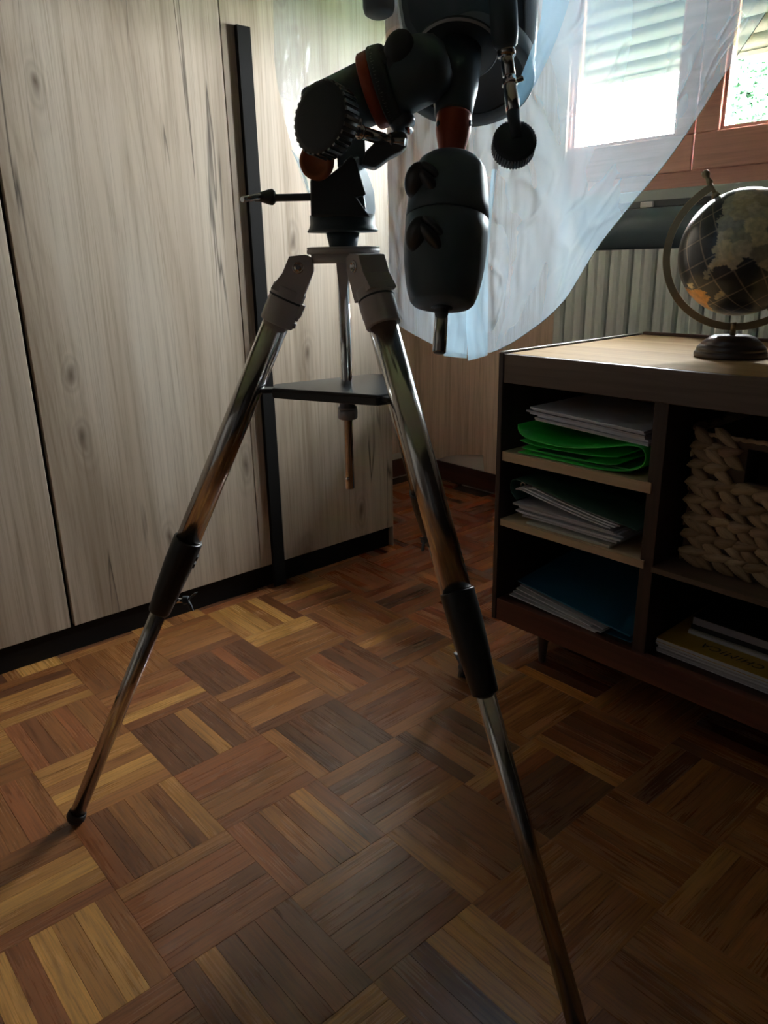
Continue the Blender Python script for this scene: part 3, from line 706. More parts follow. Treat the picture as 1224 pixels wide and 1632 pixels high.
# left side: same braid, seen only from a step aside
for r in range(0, 8):
    y = by+.03
    while y < by+.29:
        put_strand(bx0-.001, y, bz0+.022+r*rowh, .2 if (r % 2) else -.4, -PI/2, 1.15); y += .062
rimp = [(bx0+.003, by-.002, bz1), (hx0, by-.003, bz1-.001), (hx1, by-.003, bz1-.001), (bx1, by-.002, bz1), (bx1-.003, by+.30, bz1), (bx0+.003, by+.30, bz1), (bx0+.003, by-.002, bz1)]
rim = MB()
for i in range(len(rimp)-1):
    a_, b_ = Vector(rimp[i]), Vector(rimp[i+1]); n = 20; rim.path([a_.lerp(b_, q/n)+Vector((0, 0, .0012*math.sin(q*1.9))) for q in range(n+1)], lambda t: .0045+.0008*math.sin(t*50), 8)
build('rim_cord', rim, M_strand, bk)

# ================================================================ GLOBE
gb = hit(1163.5, 567.5, 2, CT-.002+.001); gz = CT-.0018
gl = empty('desk_globe', (gb.x, gb.y, gz), 'black and tan desk globe in brass arm on round dark wooden base', 'globe')
GG = Vector((gb.x, gb.y, 0)).normalized(); UU = Vector((GG.y, -GG.x, 0))
def gp(px, py, v=0):
    d = ray(px, py); t = ((Vector((gb.x, gb.y, 0))-CAMP).dot(GG)+v)/d.dot(GG); return CAMP+d*t
KG = (gp(1184, 403)-gp(1084, 403)).length/100
build('base', MB().lathe([(.0, 0), (.0735, 0), (.0750, .003), (.0750, .009), (.072, .0125), (.0695, .014), (.0710, .0155), (.0700, .020), (.0635, .027), (.0620, .0275), (.0625, .029), (.046, .042), (.039, .045), (.0, .046)], (gb.x, gb.y, gz), (0, 0, 1), 56, cap=False), M_darkwood, gl)
gc = gp(1184, 403)
rb_t = gp(1169, 514); 
build('stem', MB().path([Vector((gb.x, gb.y, gz+.044)), (Vector((gb.x, gb.y, gz+.060))+rb_t)/2, rb_t], .0062, 14), M_brass, gl, label='short brass stem')
GR = 103.0*KG
# arm: flat crescent band around the ball
axd = (gp(1130, 305)-gc).normalized()           # towards the upper pin
right_ = Vector((U.x, U.y, 0))
def ringp(deg, r): a_ = math.radians(deg); return gc+UU*(math.cos(a_)*r)+Z*(math.sin(a_)*r)
a0 = 119; a1 = 119+181
rg = MB(); nn = 90; vs = []; fs = []
for i in range(nn+1):
    dg = a0+(a1-a0)*i/nn
    for (r, g_) in ((GR*1.125, -.0035), (GR*1.245, -.0035), (GR*1.245, .0035), (GR*1.125, .0035)): vs.append(ringp(dg, r)+GG*g_)
for i in range(nn):
    for k in range(4): fs.append((i*4+k, i*4+(k+1) % 4, (i+1)*4+(k+1) % 4, (i+1)*4+k))
fs += [(0, 3, 2, 1), (nn*4, nn*4+1, nn*4+2, nn*4+3)]
rg.add(vs, fs); build('arm', rg, M_brass, gl, bev=.001, label='flat brass arm')
# pins
pd = (ringp(119.5, 1)-gc)
for sgn in (1, -1):
    q = MB().lathe([(.004, 0), (.004, GR*.27)], gc+pd*sgn*GR*.985, pd*sgn, 16)
    if sgn == 1:
        q.lathe([(.0, 0), (.010, .001), (.008, .006), (.006, .010)], gc+pd*GR*1.0, pd, 20, cap=False)
        q.lathe([(.006, 0), (.0068, .004), (.0052, .010), (.0044, .014), (.0075, .019), (.008, .024), (.006, .029), (.0, .031)], gc+pd*GR*1.24, pd, 20, cap=False)
    build('axis_pin', q, M_brass, gl)
# ball with painted map
def inpoly(x, y, poly):
    c = False; j = len(poly)-1
    for i in range(len(poly)):
        xi, yi = poly[i]; xj, yj = poly[j]
        if (yi > y) != (yj > y) and x < (xj-xi)*(y-yi)/(yj-yi)+xi: c = not c
        j = i
    return c
def gpx(px, py): return ((px-1184)/103, (403-py)/103)
big = [gpx(*q) for q in [(1143,325),(1165,308),(1195,303),(1230,306),(1262,320),(1278,345),(1285,385),(1280,420),(1262,440),(1245,420),(1225,432),(1210,424),(1200,412),(1186,410),(1178,425),(1168,428),(1160,418),(1148,424),(1140,432),(1136,424),(1143,408),(1139,398),(1145,380),(1143,362),(1138,352),(1148,345)]]
aus = [gpx(*q) for q in [(1088,448),(1100,458),(1112,462),(1124,459),(1136,464),(1140,474),(1138,484),(1147,494),(1148,505),(1128,508),(1108,498),(1094,480),(1084,462)]]
isl = [[gpx(*q) for q in [(1128,432),(1136,428),(1140,440),(1130,442)]], [gpx(*q) for q in [(1104,452),(1112,448),(1116,456),(1106,459)]], [gpx(*q) for q in [(1150,470),(1158,462),(1163,468),(1154,478)]]]
bm = bmesh.new(); bmesh.ops.create_uvsphere(bm, u_segments=300, v_segments=180, radius=GR)
rot = Vector((0, 0, 1)).rotation_difference(pd).to_matrix().to_4x4(); bmesh.ops.transform(bm, matrix=rot, verts=bm.verts)
me = bpy.data.meshes.new('ball'); bm.to_mesh(me); bm.free()
me.polygons.foreach_set('use_smooth', [True]*len(me.polygons))
ca = me.attributes.new('map', 'FLOAT_COLOR', 'POINT'); cols = []
ocean = (.012, .016, .022); tans = [(.42, .33, .18), (.32, .25, .14), (.38, .31, .20), (.26, .22, .15), (.47, .38, .21), (.22, .20, .14)]
e1 = pd.orthogonal().normalized(); e2 = pd.cross(e1); rcell = random.Random(4)
seeds = [(Vector((rcell.gauss(0, 1), rcell.gauss(0, 1), rcell.gauss(0, 1))).normalized(), rcell.choice(tans)) for _ in range(260)]
for v in me.vertices:
    d = v.co.normalized(); jx = mnoise.noise(d*14)*.035; jy = mnoise.noise(d*14+Vector((5, 5, 5)))*.035; jx += mnoise.noise(d*40)*.02; jy += mnoise.noise(d*40+Vector((9, 1, 5)))*.02
    c = None
    if d.dot(GG) < 0:
        x, y = d.dot(UU)+jx, d.z+jy
        if inpoly(x, y, aus): c = (.62, .27, .045)
        elif inpoly(x, y, big) or any(inpoly(x, y, q) for q in isl): c = 'land'
    elif mnoise.noise(d*2.1+Vector((1.3, .2, 3))) > .16: c = 'land'
    if c == 'land':
        dj = (d+Vector((jx, jy, jx))*.7).normalized(); bst = max(seeds, key=lambda s: s[0].dot(dj)); c = bst[1]
    if c is None:
        c = ocean
        lat = math.degrees(math.asin(max(-1, min(1, d.dot(pd))))); lon = math.degrees(math.atan2(d.dot(e1), d.dot(e2)))
        if abs((lat+90+10) % 20-10) < .55 or (abs(lat) < 75 and abs((lon+180) % 20-10) < .6): c = (.16, .13, .10)
    cols += [*c, 1]
ca.data.foreach_set('color', cols)
mm, nt, bb_ = new('globe_print'); at = N(nt, 'ShaderNodeAttribute'); at.attribute_name = 'map'
nn_ = N(nt, 'ShaderNodeTexCoord'); gn = noise_tex(nt, nn_.outputs['Object'], 90, 4)
nt.links.new(mix(nt, 1, at.outputs['Color'], ramp(nt, gn, [(.3, (1.0, 1.0, 1.0)), (.7, (1.7, 1.7, 1.65))]), 'MULTIPLY'), bb_.inputs['Base Color'])
bb_.inputs['Roughness'].default_value = .3; bb_.inputs['Coat Weight'].default_value = .4; bb_.inputs['Coat Roughness'].default_value = .15
me.materials.append(mm)
bo = bpy.data.objects.new('ball', me); COL.objects.link(bo); bo.parent = gl; bo.location = gc-ROOT[gl.name]; ROOT['ball'] = gc
bo['label'] = 'globe ball with black seas and tan countries'

# ================================================================ TELESCOPE
tel = empty('telescope', (AX.x, AX.y, 0), 'black telescope on equatorial mount with counterweight and chrome tripod', 'telescope')
hubz = 1.0
hub = MB().lathe([(.0, 1.013), (.054, 1.013), (.055, 1.015), (.055, 1.019), (.053, 1.0208), (0, 1.0208)], AX, Z, 48, cap=False)
hub.lathe([(.0, 1.0), (.047, 1.0), (.049, 1.002), (.049, 1.0128), (0, 1.0128)], AX, Z, 48, cap=False)
hb = build('tripod_hub', hub, M_grey, tel, label='grey plastic hub')
build('top_plate', MB().lathe([(.0, 1.0209), (.0545, 1.0209), (.0545, 1.0228), (0, 1.0228)], AX, Z, 48, cap=False), M_light, hb)
PH = [math.radians(-128.67)+q for q in (0, 2*PI/3, -2*PI/3)]
for li, ph in enumerate(PH):
    R_ = Vector((math.cos(ph), math.sin(ph), 0)); T_ = Vector((-math.sin(ph), math.cos(ph), 0))
    p0 = AX+R_*.068+Z*.995; p1 = AX+R_*(.5495, .570, .5495)[li]
    dl = (p1-p0); Lg = dl.length; dl.normalize(); nin = (-R_-dl*(-R_).dot(dl)).normalized()   # nin: towards the axis
    at_ = lambda t: p0+dl*(Lg*t)
    lg = build('tripod_leg', MB().tube(at_(.05), at_(.47), .0205, seg=36), M_chrome2, tel)
    br = MB()
    # bracket: flattened cheeks around the hinge turning into a sleeve
    br.tube(at_(.030), at_(.082), .0262, .0258, 36, bev=.0015)
    poly = [p0+R_*.024-Z*.008-nin*0, p0+R_*.012+Z*.016, p0-R_*.012+Z*.018, p0-R_*.022+Z*.012, p0-R_*.022-Z*.006, at_(.04)+nin*.024, at_(.04)-nin*.026]
    br.prism([q-T_*.0225 for q in poly], T_*.045)
    br.obox(at_(.052)+nin*.027, dl*.010, T_*.012, nin*.004)
    for q in (.0635, .074): br.obox(at_(q)+nin*.0268, dl*.004, T_*.009, nin*.0025)
    bo_ = build('leg_bracket', br, M_grey, lg, bev=.002, label='grey plastic bracket')
    for s_ in (-1, 1):
        bl = MB(); c_ = p0+T_*s_*.0226; bl.lathe([(0, 0), (.0090, 0), (.0090, .0016), (.0065, .0030), (.0060, .0014), (0, .0014)], c_, T_*s_, 24, cap=False); bl.lathe([(0, 0), (.0035, 0), (.0035, .003), (0, .003)], c_, T_*s_, 6, False, cap=False)
        build('hinge_bolt', bl, M_chrome, lg, label='chrome hex bolt')
    rg_ = MB().lathe([(.0263, 0), (.0272, .0015), (.0263, .003)], at_(.044), dl, 36, cap=False)
    build('bracket_ring', rg_, M_blackm, lg)
    build('lower_tube', MB().tube(at_(.46), at_(.975), .0137, seg=32), M_chrome2, lg)
    build('leg_clamp', MB().lathe([(.0208, 0), (.0242, 0), (.0245, .002), (.0243, .05), (.0215, .10), (.0188, .143), (.0180, .1455), (.0139, .1455)], at_(.432), dl, 40, cap=False).obox(at_(.455)+nin*.0235, dl*.004, T_*.006, nin*.003).obox(at_(.468)+nin*.0235, dl*.004, T_*.006, nin*.003), M_clamp, lg)
    kc = at_(.537)+nin*.018; kd = (-R_*.95+Z*.05).normalized()
    kb = MB().tube(kc, kc+kd*.016, .0042, seg=16); 
    build('knob_bolt', kb, M_chrome, lg, label='small chrome bolt')
    kw = MB(); c_ = kc+kd*.014
    kw.lathe([(.0, 0), (.0075, 0), (.0070, .010), (.0, .010)], c_, kd, 20, cap=False)
    s2 = kd.cross(dl).normalized()
    for s_ in (-1, 1):
        w0 = c_+kd*.003; dd = (dl*s_*.8+kd*.55).normalized()
        kw.prism([w0-s2*.0028+dl*s_*-.002, w0-s2*.0028+dd*.020+kd*.002, w0-s2*.0028+dd*.022+kd*.007, w0-s2*.0028+dd*.010+kd*.008, w0-s2*.0028+kd*.006], s2*.0056)
    build('wing_knob', kw, M_blackm, lg, bev=.001)
    ft = MB().lathe([(0, 0), (.0095, 0), (.0135, .004), (.0150, .0075), (.0160, .012), (.0175, .0135), (.0175, .0155), (.0165, .017), (.0172, .0185), (.0172, .021), (.0160, .023), (.0160, .027), (.0140, .0275)], p1-dl*.0265+nin*.000, dl, 32, cap=False)
    ft = MB().lathe([(.0140, 0), (.0160, .0005), (.0160, .004), (.0172, .006), (.0172, .0085), (.0163, .010), (.0175, .0115), (.0175, .0135), (.0160, .015), (.0150, .019), (.0125, .022), (.0, .0235)], p1-dl*.0295, dl, 32, cap=False)
    fo = build('rubber_foot', ft, M_rubber, lg)
    mz = min(v.z for v in ft.v)
    if abs(mz) > .0002:
        for v in fo.data.vertices: v.co.z = v.co.z
        fo.location.z -= mz-.0003

# spreader tray
zs = .8175
def spr(ph, r, w_): R_ = Vector((math.cos(ph), math.sin(ph), 0)); T_ = Vector((-math.sin(ph), math.cos(ph), 0)); return AX+R_*r+T_*w_
pts = []
for ph in (PH[0], PH[1], PH[2]): pts += [spr(ph, .118, -.020), spr(ph, .118, .020)]
sp_ = MB().prism([p+Z*(zs-.004) for p in pts], Z*.004)
# rim
inner = [AX+(p-AX)*.93 for p in pts]; n = 6
for i in range(n):
    a_, b_, c_, d_ = pts[i], pts[(i+1) % n], inner[(i+1) % n], inner[i]
    sp_.prism([q+Z*(zs-.016) for q in (a_, b_, c_, d_)], Z*.0125)
for ph in PH:
    R_ = Vector((math.cos(ph), math.sin(ph), 0)); T_ = Vector((-math.sin(ph), math.cos(ph), 0))
    sp_.obox(AX+R_*.124+Z*(zs-.006), R_*.012, T_*.013, Z*.0035)
build('spreader_tray', sp_, M_tray, tel, bev=.0015, label='black triangular tray')
rod = MB().lathe([(0, 0), (.0070, 0), (.0076, .001), (.0076, .17)], AX+Z*.6455+U*-.0025, Z, 28, cap=False).lathe([(.0092, 0), (.0092, .19), (.006, .1905)], AX+Z*.812+U*-.002, Z, 28, cap=False)
rd = build('centre_rod', rod, M_chrome, tel, label='chrome centre rod')
build('knurled_knob', MB().lathe([(0, 0), (.0185, 0), (.0195, .001), (.0195, .010), (.0185, .011), (0, .011)], AX+Z*(.8015-.012)+U*-.002, Z, 96, True, lambda t: 1+.03*math.cos(t*30), cap=False)
      .lathe([(0, 0), (.0150, 0), (.0150, .003), (.0125, .004), (.0125, .011), (.0, .011)], AX+Z*(.7895-.011)+U*-.002, Z, 40, cap=False)
      .lathe([(0, 0), (.0140, 0), (.0155, .002), (.0155, .014), (.0140, .016), (0, .016)], AX+Z*(.7785-.0165)+U*-.002, Z, 80, True, lambda t: 1+.015*math.cos(t*30), cap=False), plain('aluminium', (.34, .34, .36), .38, .8), rd)
build('set_screw', MB().lathe([(0, 0), (.0036, 0), (.0030, .002), (0, .0022)], P(554, 764, -.0068), -G, 16, cap=False), M_chrome, rd)

# --- mount base
def px(a, b, v=0): return P(a, b, v)
def prof_axis(rows):                     # rows (half width px, y px) -> lathe about the tripod axis
    return [(w_*K, P(547, y).z) for w_, y in rows]
mbm = MB().lathe([(0, 1.0229)]+[(w_*K, P(547, y, 0).z) for w_, y in [(21, 395), (22, 393), (26.5, 371)]]+[(0, P(547, 371).z)], AX, Z, 44, cap=False)
mbm.lathe([(0, P(547, 370.5).z)]+[(w_*K, P(547, y).z) for w_, y in [(55, 370), (56, 368), (53, 364), (51, 358), (51, 343)]]+[(0, P(547, 343).z)], AX, Z, 56, cap=False)
mb_ = build('mount_base', mbm, M_black, tel)
def cheek(pl, v0, v1, mat, name, parent, bev=.003, label=None):
    c = MB(); a_ = [P(x, y, v0) for x, y in pl]; off = G*(v1-v0); c.prism(a_, off); return build(name, c, mat, parent, bev, label=label)
cheek([(495, 345), (494, 286), (498, 283), (520, 283), (546, 262), (556, 250), (566, 253), (584, 310), (568, 314), (590, 345)], -.052, -.040, M_blackm, 'side_cheek', mb_)
cheek([(495, 345), (494, 286), (498, 283), (520, 283), (546, 262), (556, 250), (566, 253), (584, 310), (568, 314), (590, 345)], .030, .042, M_blackm, 'side_cheek', mb_)
cheek([(500, 345), (499, 290), (535, 275), (560, 245), (566, 256), (580, 310), (586, 345)], -.039, .029, M_black, 'base_core', mb_, .004)
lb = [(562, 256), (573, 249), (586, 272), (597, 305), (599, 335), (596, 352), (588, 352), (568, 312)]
build('latitude_block', MB().prism([P(x_, y_, -.042+(x_-562)*.0019) for x_, y_ in lb], -U*.014+G*.004), M_sheen, mb_, .002, label='latitude block with a painted pale blue sheen')  # pale tone painted for the glossy reflection on the mount body
# horizontal bolt with T handle on the left
bl_ = P(495, 314, -.02); be = P(405, 316, -.02)
build('latitude_bolt', MB().tube(bl_+U*.03, be, .0052, seg=20, bev=.0008), M_black, mb_)
hnd = MB().lathe([(.0045, 0), (.0065, .003), (.0105, .016), (.0112, .021), (.0080, .025), (.005, .025)], P(411, 314, -.02), (P(440, 314, -.02)-P(411, 314, -.02)), 20, cap=True)
build('bolt_grip', hnd, M_blackm, mb_)
build('bolt_bar', MB().tube(P(386, 318, -.07), P(436, 309, .01), .0042, seg=18, bev=.0008).lathe([(0, 0), (.0062, 0), (.0062, .002), (0, .0022)], P(435, 314, -.02), U, 18, cap=False), M_chrome, mb_, label='chrome cross bar')
# orange-brown cap
cn = D(-.25, -.05, -1)
build('pivot_cap', MB().lathe([(.0, 0), (.0235, 0), (.0245, .003), (.0240, .010), (.022, .0125), (.0165, .0130), (.0160, .0115), (.0, .0115)], P(507, 258, -.053), cn, 48, cap=False), M_orange, mb_, label='orange brown round cap')
# polar axis assembly
pa = D(.93, .30, -.20)
rc_ = P(598, 144, .0)
hs = MB().lathe([(.0, -.098), (.037, -.098), (.039, -.093), (.0400, -.05), (.042, -.010), (.0, -.010)], rc_, pa, 48, cap=False)
hs.obox(P(560, 235, 0), U*.020, Z*.026, G*.022)
ra = build('polar_housing', hs, M_black, tel)
build('housing_bolt', MB().lathe([(0, 0), (.0055, 0), (.0055, .002), (.0045, .0026), (.003, .0015), (0, .0015)], P(563, 160, -.0445), D(-.1, .1, -1), 20, cap=False), M_grey, ra)
build('setting_ring', MB().lathe([(.0, -.010), (.0475, -.010), (.0500, -.008), (.0505, .004), (.0495, .007), (0, .007)], rc_, pa, 90, True, lambda t: 1+.004*math.cos(t*60), cap=False), M_redm, ra, label='dark red setting ring')
build('scale_ring', MB().lathe([(.0, .0072), (.0525, .0072), (.0532, .009), (.0515, .024), (.0490, .028), (0, .028)], rc_, pa, 60, cap=False), M_blackm, ra)
tick = MB(); a_ = pa.orthogonal().normalized(); b_ = pa.cross(a_)
for k in range(72):
    t = 2*PI*k/72; rr = (a_*math.cos(t)+b_*math.sin(t)); tt = pa.cross(rr); ln = .0040 if k % 3 == 0 else .002
    tick.obox(rc_+pa*(.012+ln*.5)+rr*.0529, pa*ln*.5, tt*.00035, rr*.0003)
build('scale_marks', tick, plain('scale_ink', (.30, .33, .33), .5), ra, label='fine pale graduation marks')
body = MB().lathe([(.0, .0282), (.0455, .0282), (.0470, .034), (.0455, .060), (.0435, .078), (.036, .098), (.022, .108), (0, .110)], rc_, pa, 52, cap=False)
# declination body
q0 = P(722, 186, -.005); q1 = P(729, 80, .045); da = (q1-q0).normalized(); Ld = (q1-q0).length
body.lathe([(.0, 0), (.0240, 0), (.0265, .003), (.0290, .020), (.0330, .045), (.0345, .070), (.0350, Ld*.96), (0, Ld*.96)], q0, da, 52, cap=False)
db = build('declination_body', body, M_black, tel)
build('setting_disc', MB().lathe([(.0, 0), (.0565, 0), (.0585, .002), (.0590, .007), (.057, .009), (0, .009)], q1-da*.004, da, 72, cap=False), M_blackm, db)
build('disc_edge', MB().lathe([(.0572, -.0004), (.0592, .0012), (.0597, .003), (.0588, .0033)], q1-da*.004, da, 72, cap=False), M_grey, db)
# clutch knob lobes (upper left)
def lobes(name, c, n, r, lobe, L, parent, mat, ndir, up_=None, elong=1.0):
    m = MB(); ndir = ndir.normalized(); a_ = (up_-ndir*up_.dot(ndir)).normalized() if up_ else ndir.orthogonal().normalized(); b_ = ndir.cross(a_)
    m.lathe([(0, 0), (r*.75, 0), (r*.70, L), (r*.5, L*1.1), (0, L*1.1)], c, ndir, 28, cap=False)
    for k in range(n):
        t = 2*PI*k/n; d_ = a_*math.cos(t)+b_*math.sin(t); e_ = ndir.cross(d_)
        m.ellipsoid(c+d_*r*.62+ndir*L*.5, d_*lobe*elong, e_*lobe, ndir*L*.62)
    return build(name, m, mat, parent)
m_ = MB()
for (x_, y_, v_, a_, b_) in ((636, 76, -.045, 21, 25), (611, 99, -.035, 14, 15), (655, 92, -.040, 16, 16)): m_.ellipsoid(P(x_, y_, v_), (U*.85-Z*.5)*a_*K, (U*.5+Z*.85)*b_*K, G*.014)
m_.lathe([(0, 0), (.020, 0), (.018, .022), (0, .024)], P(640, 96, -.052), G, 28, cap=False)
build('clutch_knob', m_, M_blackm, db)
build('clutch_stub', MB().tube(P(622, 118, -.02), P(606, 96, -.03), .016, .013, 20, bev=.003), M_blackm, db)
# chrome end of the worm housing under the polar body
build('worm_cap', MB().lathe([(.0, 0), (.0165, 0), (.0175, .002), (.0175, .024), (.014, .030), (0, .030)], P(629, 178, -.005), D(.55, -.75, -.25), 36, cap=False), plain('grey_metal', (.16, .18, .19), .28, .5), ra)
build('worm_plug', MB().lathe([(0, 0), (.0125, 0), (.0118, .0022), (0, .0022)], P(629, 178, -.005)+D(.55, -.75, -.25)*.0245+U*.004, D(.8, .15, -.55), 30, cap=False), M_chrome, ra, label='bright round plug')
# right ascension bracket
bkp = [(575, 262), (583, 240), (608, 216), (632, 207), (645, 209), (651, 219), (649, 232), (640, 241), (622, 250), (606, 262), (597, 268)]
cheek(bkp, -.040, -.002, plain('dark_grey_casting', (.12, .14, .15), .4), 'worm_bracket', ra, .004)
# slow motion knob, left
kd = D(.60, -.17, .78); kc = P(507, 186, -.115)
rib = lambda n, amp: (lambda t: 1+amp*(1 if math.cos(t*n) > 0 else -1))
def ribbed_knob(name, c, d_, r, L, n, mat, parent, label=None, face_mat=None, amp=.028):
    m = MB(); m.lathe([(0, 0), (r*.80, 0), (r*.9, .0015), (r*.93, .003)], c, d_, 144, cap=False)
    m.lathe([(r*.90, .002), (r*.965, .0028), (r*.965, L-.002), (r*.9, L), (0, L)], c, d_, 40, cap=False)
    o = build(name, m, mat, parent, label=label)
    rm = MB(); a_ = d_.orthogonal().normalized(); b_ = d_.cross(a_)
    for k in range(n):
        t = 2*PI*k/n; rr = a_*math.cos(t)+b_*math.sin(t); tt = d_.cross(rr)
        rm.obox(c+d_*(L/2+.0005)+rr*(r*.975), d_*(L/2-.0022), tt*(r*PI/n*.55), rr*(r*.035))
    build('grip_rib', rm, face_mat or mat, o, bev=.0006); return o
sk = ribbed_knob('slow_motion_knob', kc, kd, .0455, .030, 30, M_blackm, ra, 'large black ribbed knob', face_mat=plain('gloss_black_ribs', (.30, .34, .36), .24, .85))
ks = kc+kd*.030; ke = P(612, 222, -.035)
sh1 = MB().tube(ks-kd*.003, ks.lerp(ke, .50), .0062, seg=20, bev=.0008).tube(ks.lerp(ke, .46), ke, .0085, seg=20, bev=.0012)
build('flexible_shaft', sh1, M_chrome, sk, label='chrome shaft')
cc = ks.lerp(ke, .5); build('shaft_collar', MB().lathe([(.0065, 0), (.0097, 0), (.0097, .004), (.0065, .004)], cc, ke-ks, 24, cap=False).tube(cc+Z*.004, cc+Z*.016+U*.003, .0022, seg=12), M_chrome, sk)
build('worm_shaft', MB().tube(ke, P(646, 226, -.045), .0052, seg=20, bev=.0006).lathe([(.0, 0), (.0085, 0), (.0085, .003), (0, .003)], P(621, 222, -.045), U, 24, cap=False), plain('worm_chrome', (.5, .52, .5), .25, 1), sk)
# red collar, weight bar, counterweights
r0 = P(724, 183, -.006); r1 = P(719, 250, -.022); rdn = (r1-r0).normalized(); Lr = (r1-r0).length
co = build('bar_collar', MB().lathe([(0, 0), (.0245, 0), (.0250, .003), (.0250, .024), (.0235, .031), (.0170, Lr*.96), (.015, Lr), (0, Lr)], r0, rdn, 44, cap=False), M_redm, tel, label='anodised red cone collar')
for s_ in (-1, 1):
    hc = r0+rdn*.014+U*s_*.0215-G*.011; build('collar_screw', MB().lathe([(0, 0), (.0042, 0), (.0042, .002), (0, .002)], hc, D(s_*.8, 0, -.5), 16, cap=False), M_blackm, co)
w0 = P(718.5, 250, -.022); w1 = P(704, 492, -.088); wd = (w1-w0).normalized(); Lw = (w1-w0).length
e0 = P(700, 562, -.108)
bar = build('weight_bar', MB().tube(w0-wd*.010, w1, .0082, seg=24).tube(w1-wd*.004, e0, .0098, seg=28, bev=.0012), M_chrome2, tel, label='steel counterweight bar')
build('bar_end', MB().lathe([(0, 0), (.0080, 0), (.0076, .001), (0, .001)], e0, (e0-w1), 24, cap=False), M_blackm, bar)
S = Lw/242
def wprof(rows): return [(0, (rows[0][1]-250)*S)]+[(r*K*.955, (y-250)*S) for r, y in rows]+[(0, (rows[-1][1]-250)*S)]
cw1 = build('counterweight', MB().lathe(wprof([(30, 251), (40, 254), (49, 261), (55, 271), (59, 285), (62, 305), (64.5, 330), (65.5, 349), (64, 350.5)]), w0, wd, 64, cap=False), M_black, tel, label='upper half of the black counterweights')
cw2 = build('counterweight', MB().lathe(wprof([(63.5, 351.5), (65.8, 353), (66, 375), (65.5, 400), (63.5, 425), (60, 450), (56, 468), (51, 482), (46, 487), (20, 490)]), w0, wd, 64, cap=False), M_black, tel, label='lower half of the black counterweights')
build('lock_knob', MB().lathe([(0, 0), (.0155, 0), (.0150, .004), (0, .0045)], w1-wd*.003, wd, 30, cap=False), M_blackm, cw2)
# tri-lobed locking knobs
M_knob = plain('gloss_black_knob', (.03, .038, .044), .3, coat=.3)
def trilobe(cx, cy, v, parent, n0):
    """three swept lobes fanning down and right from a domed hub"""
    m = MB()
    for (x0, y0, x1, y1, w_, dv) in ((668, 264, 660, 300, 18, 0), (680, 260, 712, 294, 8.5, -.006), (676, 274, 703, 310, 9.5, -.012)):
        a_ = P(x0+cx, y0+cy, v+dv); b_ = P(x1+cx, y1+cy, v+dv+.010); d_ = (b_-a_); L_ = d_.length; d_.normalize(); e_ = d_.cross(G).normalized(); f_ = d_.cross(e_)
        m.ellipsoid((a_+b_)/2, d_*(L_*.5+.010), e_*w_*K, f_*.014)
    m.lathe([(0, 0), (.012, 0), (.014, .020), (0, .022)], P(678+cx, 284+cy, v+.004), G, 24, cap=False)
    return build('lobed_knob', m, M_knob, parent)
trilobe(0, 6, -.072, cw1, 0); trilobe(2, 92, -.104, cw2, 0)
# saddle + slow motion gearbox + tube
sad = MB()
sad.prism([P(x, y, .06) for x, y in [(634, -90), (636, 5), (642, 40), (655, 62), (680, 80), (790, 75), (812, 60), (820, 20), (824, -90)]], G*.07)
sd = build('tube_saddle', sad, M_black, tel, bev=.012)
gbx = MB().lathe([(0, 0), (.0120, 0), (.0165, .006), (.019, .020), (.020, .10), (0, .10)], P(806, 80, .0), P(801, 0, .0)-P(806, 80, .0), 36, cap=False)
g2 = build('worm_gearbox', gbx, M_black, tel)
s0 = P(806, 76, .0); s1 = P(812, 130, -.008); s2_ = P(822, 214, -.035)
fs_ = MB().lathe([(0, 0), (.0125, 0), (.0125, .012), (0, .012)], s0, s1-s0, 28, cap=False).tube(s0, s0.lerp(s1, .85), .0092, seg=24, bev=.001).tube(s0.lerp(s1, .6), s1, .0066, seg=20)
fs_.tube(s1-(s2_-s1)*.05, s1+(s2_-s1)*.58, .0098, seg=24, bev=.001)
build('flexible_shaft', fs_, M_chrome, g2, label='chrome shaft')
build('shaft_grip', MB().tube(s1+(s2_-s1)*.55, s2_+(s2_-s1)*.1, .0092, .0086, seg=24), M_black, g2)
build('set_screw', MB().tube(s1+U*.006, s1+U*.019+Z*.004, .0038, seg=14, bev=.0006).lathe([(.010, 0), (.0112, .001), (.0112, .005), (.010, .006)], s1, s2_-s1, 24, cap=False), M_chrome, g2)
kd2 = D(.05, -.62, .78); kc2 = P(821, 222, -.042)
ribbed_knob('slow_motion_knob', kc2, D(.03, -.40, .92), .0305, .026, 44, plain('blue_black_plastic', (.05, .075, .09), .45), g2, 'ribbed round knob')
# tube: open lower end seen from below
oc = P(742, 118, .150); od = D(.10, .80, .42); RT_ = .107
tb = build('telescope_tube', MB().lathe([(RT_*.985, .0), (RT_, .002), (RT_, .62), (RT_*.9, .621), (0, .621)], oc, od, 96, cap=False), M_gloss, tel, label='glossy dark blue-black tube')
build('tube_ring', MB().lathe([(RT_*.86, .004), (RT_*.86, -.012), (RT_*1.0, -.014), (RT_*1.012, -.012), (RT_*1.012, .016), (RT_, .018)], oc, od, 96, cap=False), M_tubend, tb)
build('mirror_cell', MB().lathe([(0, .004), (RT_*.80, .004), (RT_*.80, -.002), (RT_*.858, -.002), (RT_*.858, .006)], oc, od, 80, cap=False), M_blackm, tb)
for s_ in (.16, .40): build('tube_clamp', MB().lathe([(RT_*1.002, s_), (RT_*1.04, s_+.001), (RT_*1.04, s_+.024), (RT_*1.002, s_+.025)], oc, od, 96, cap=False), M_black, tb)
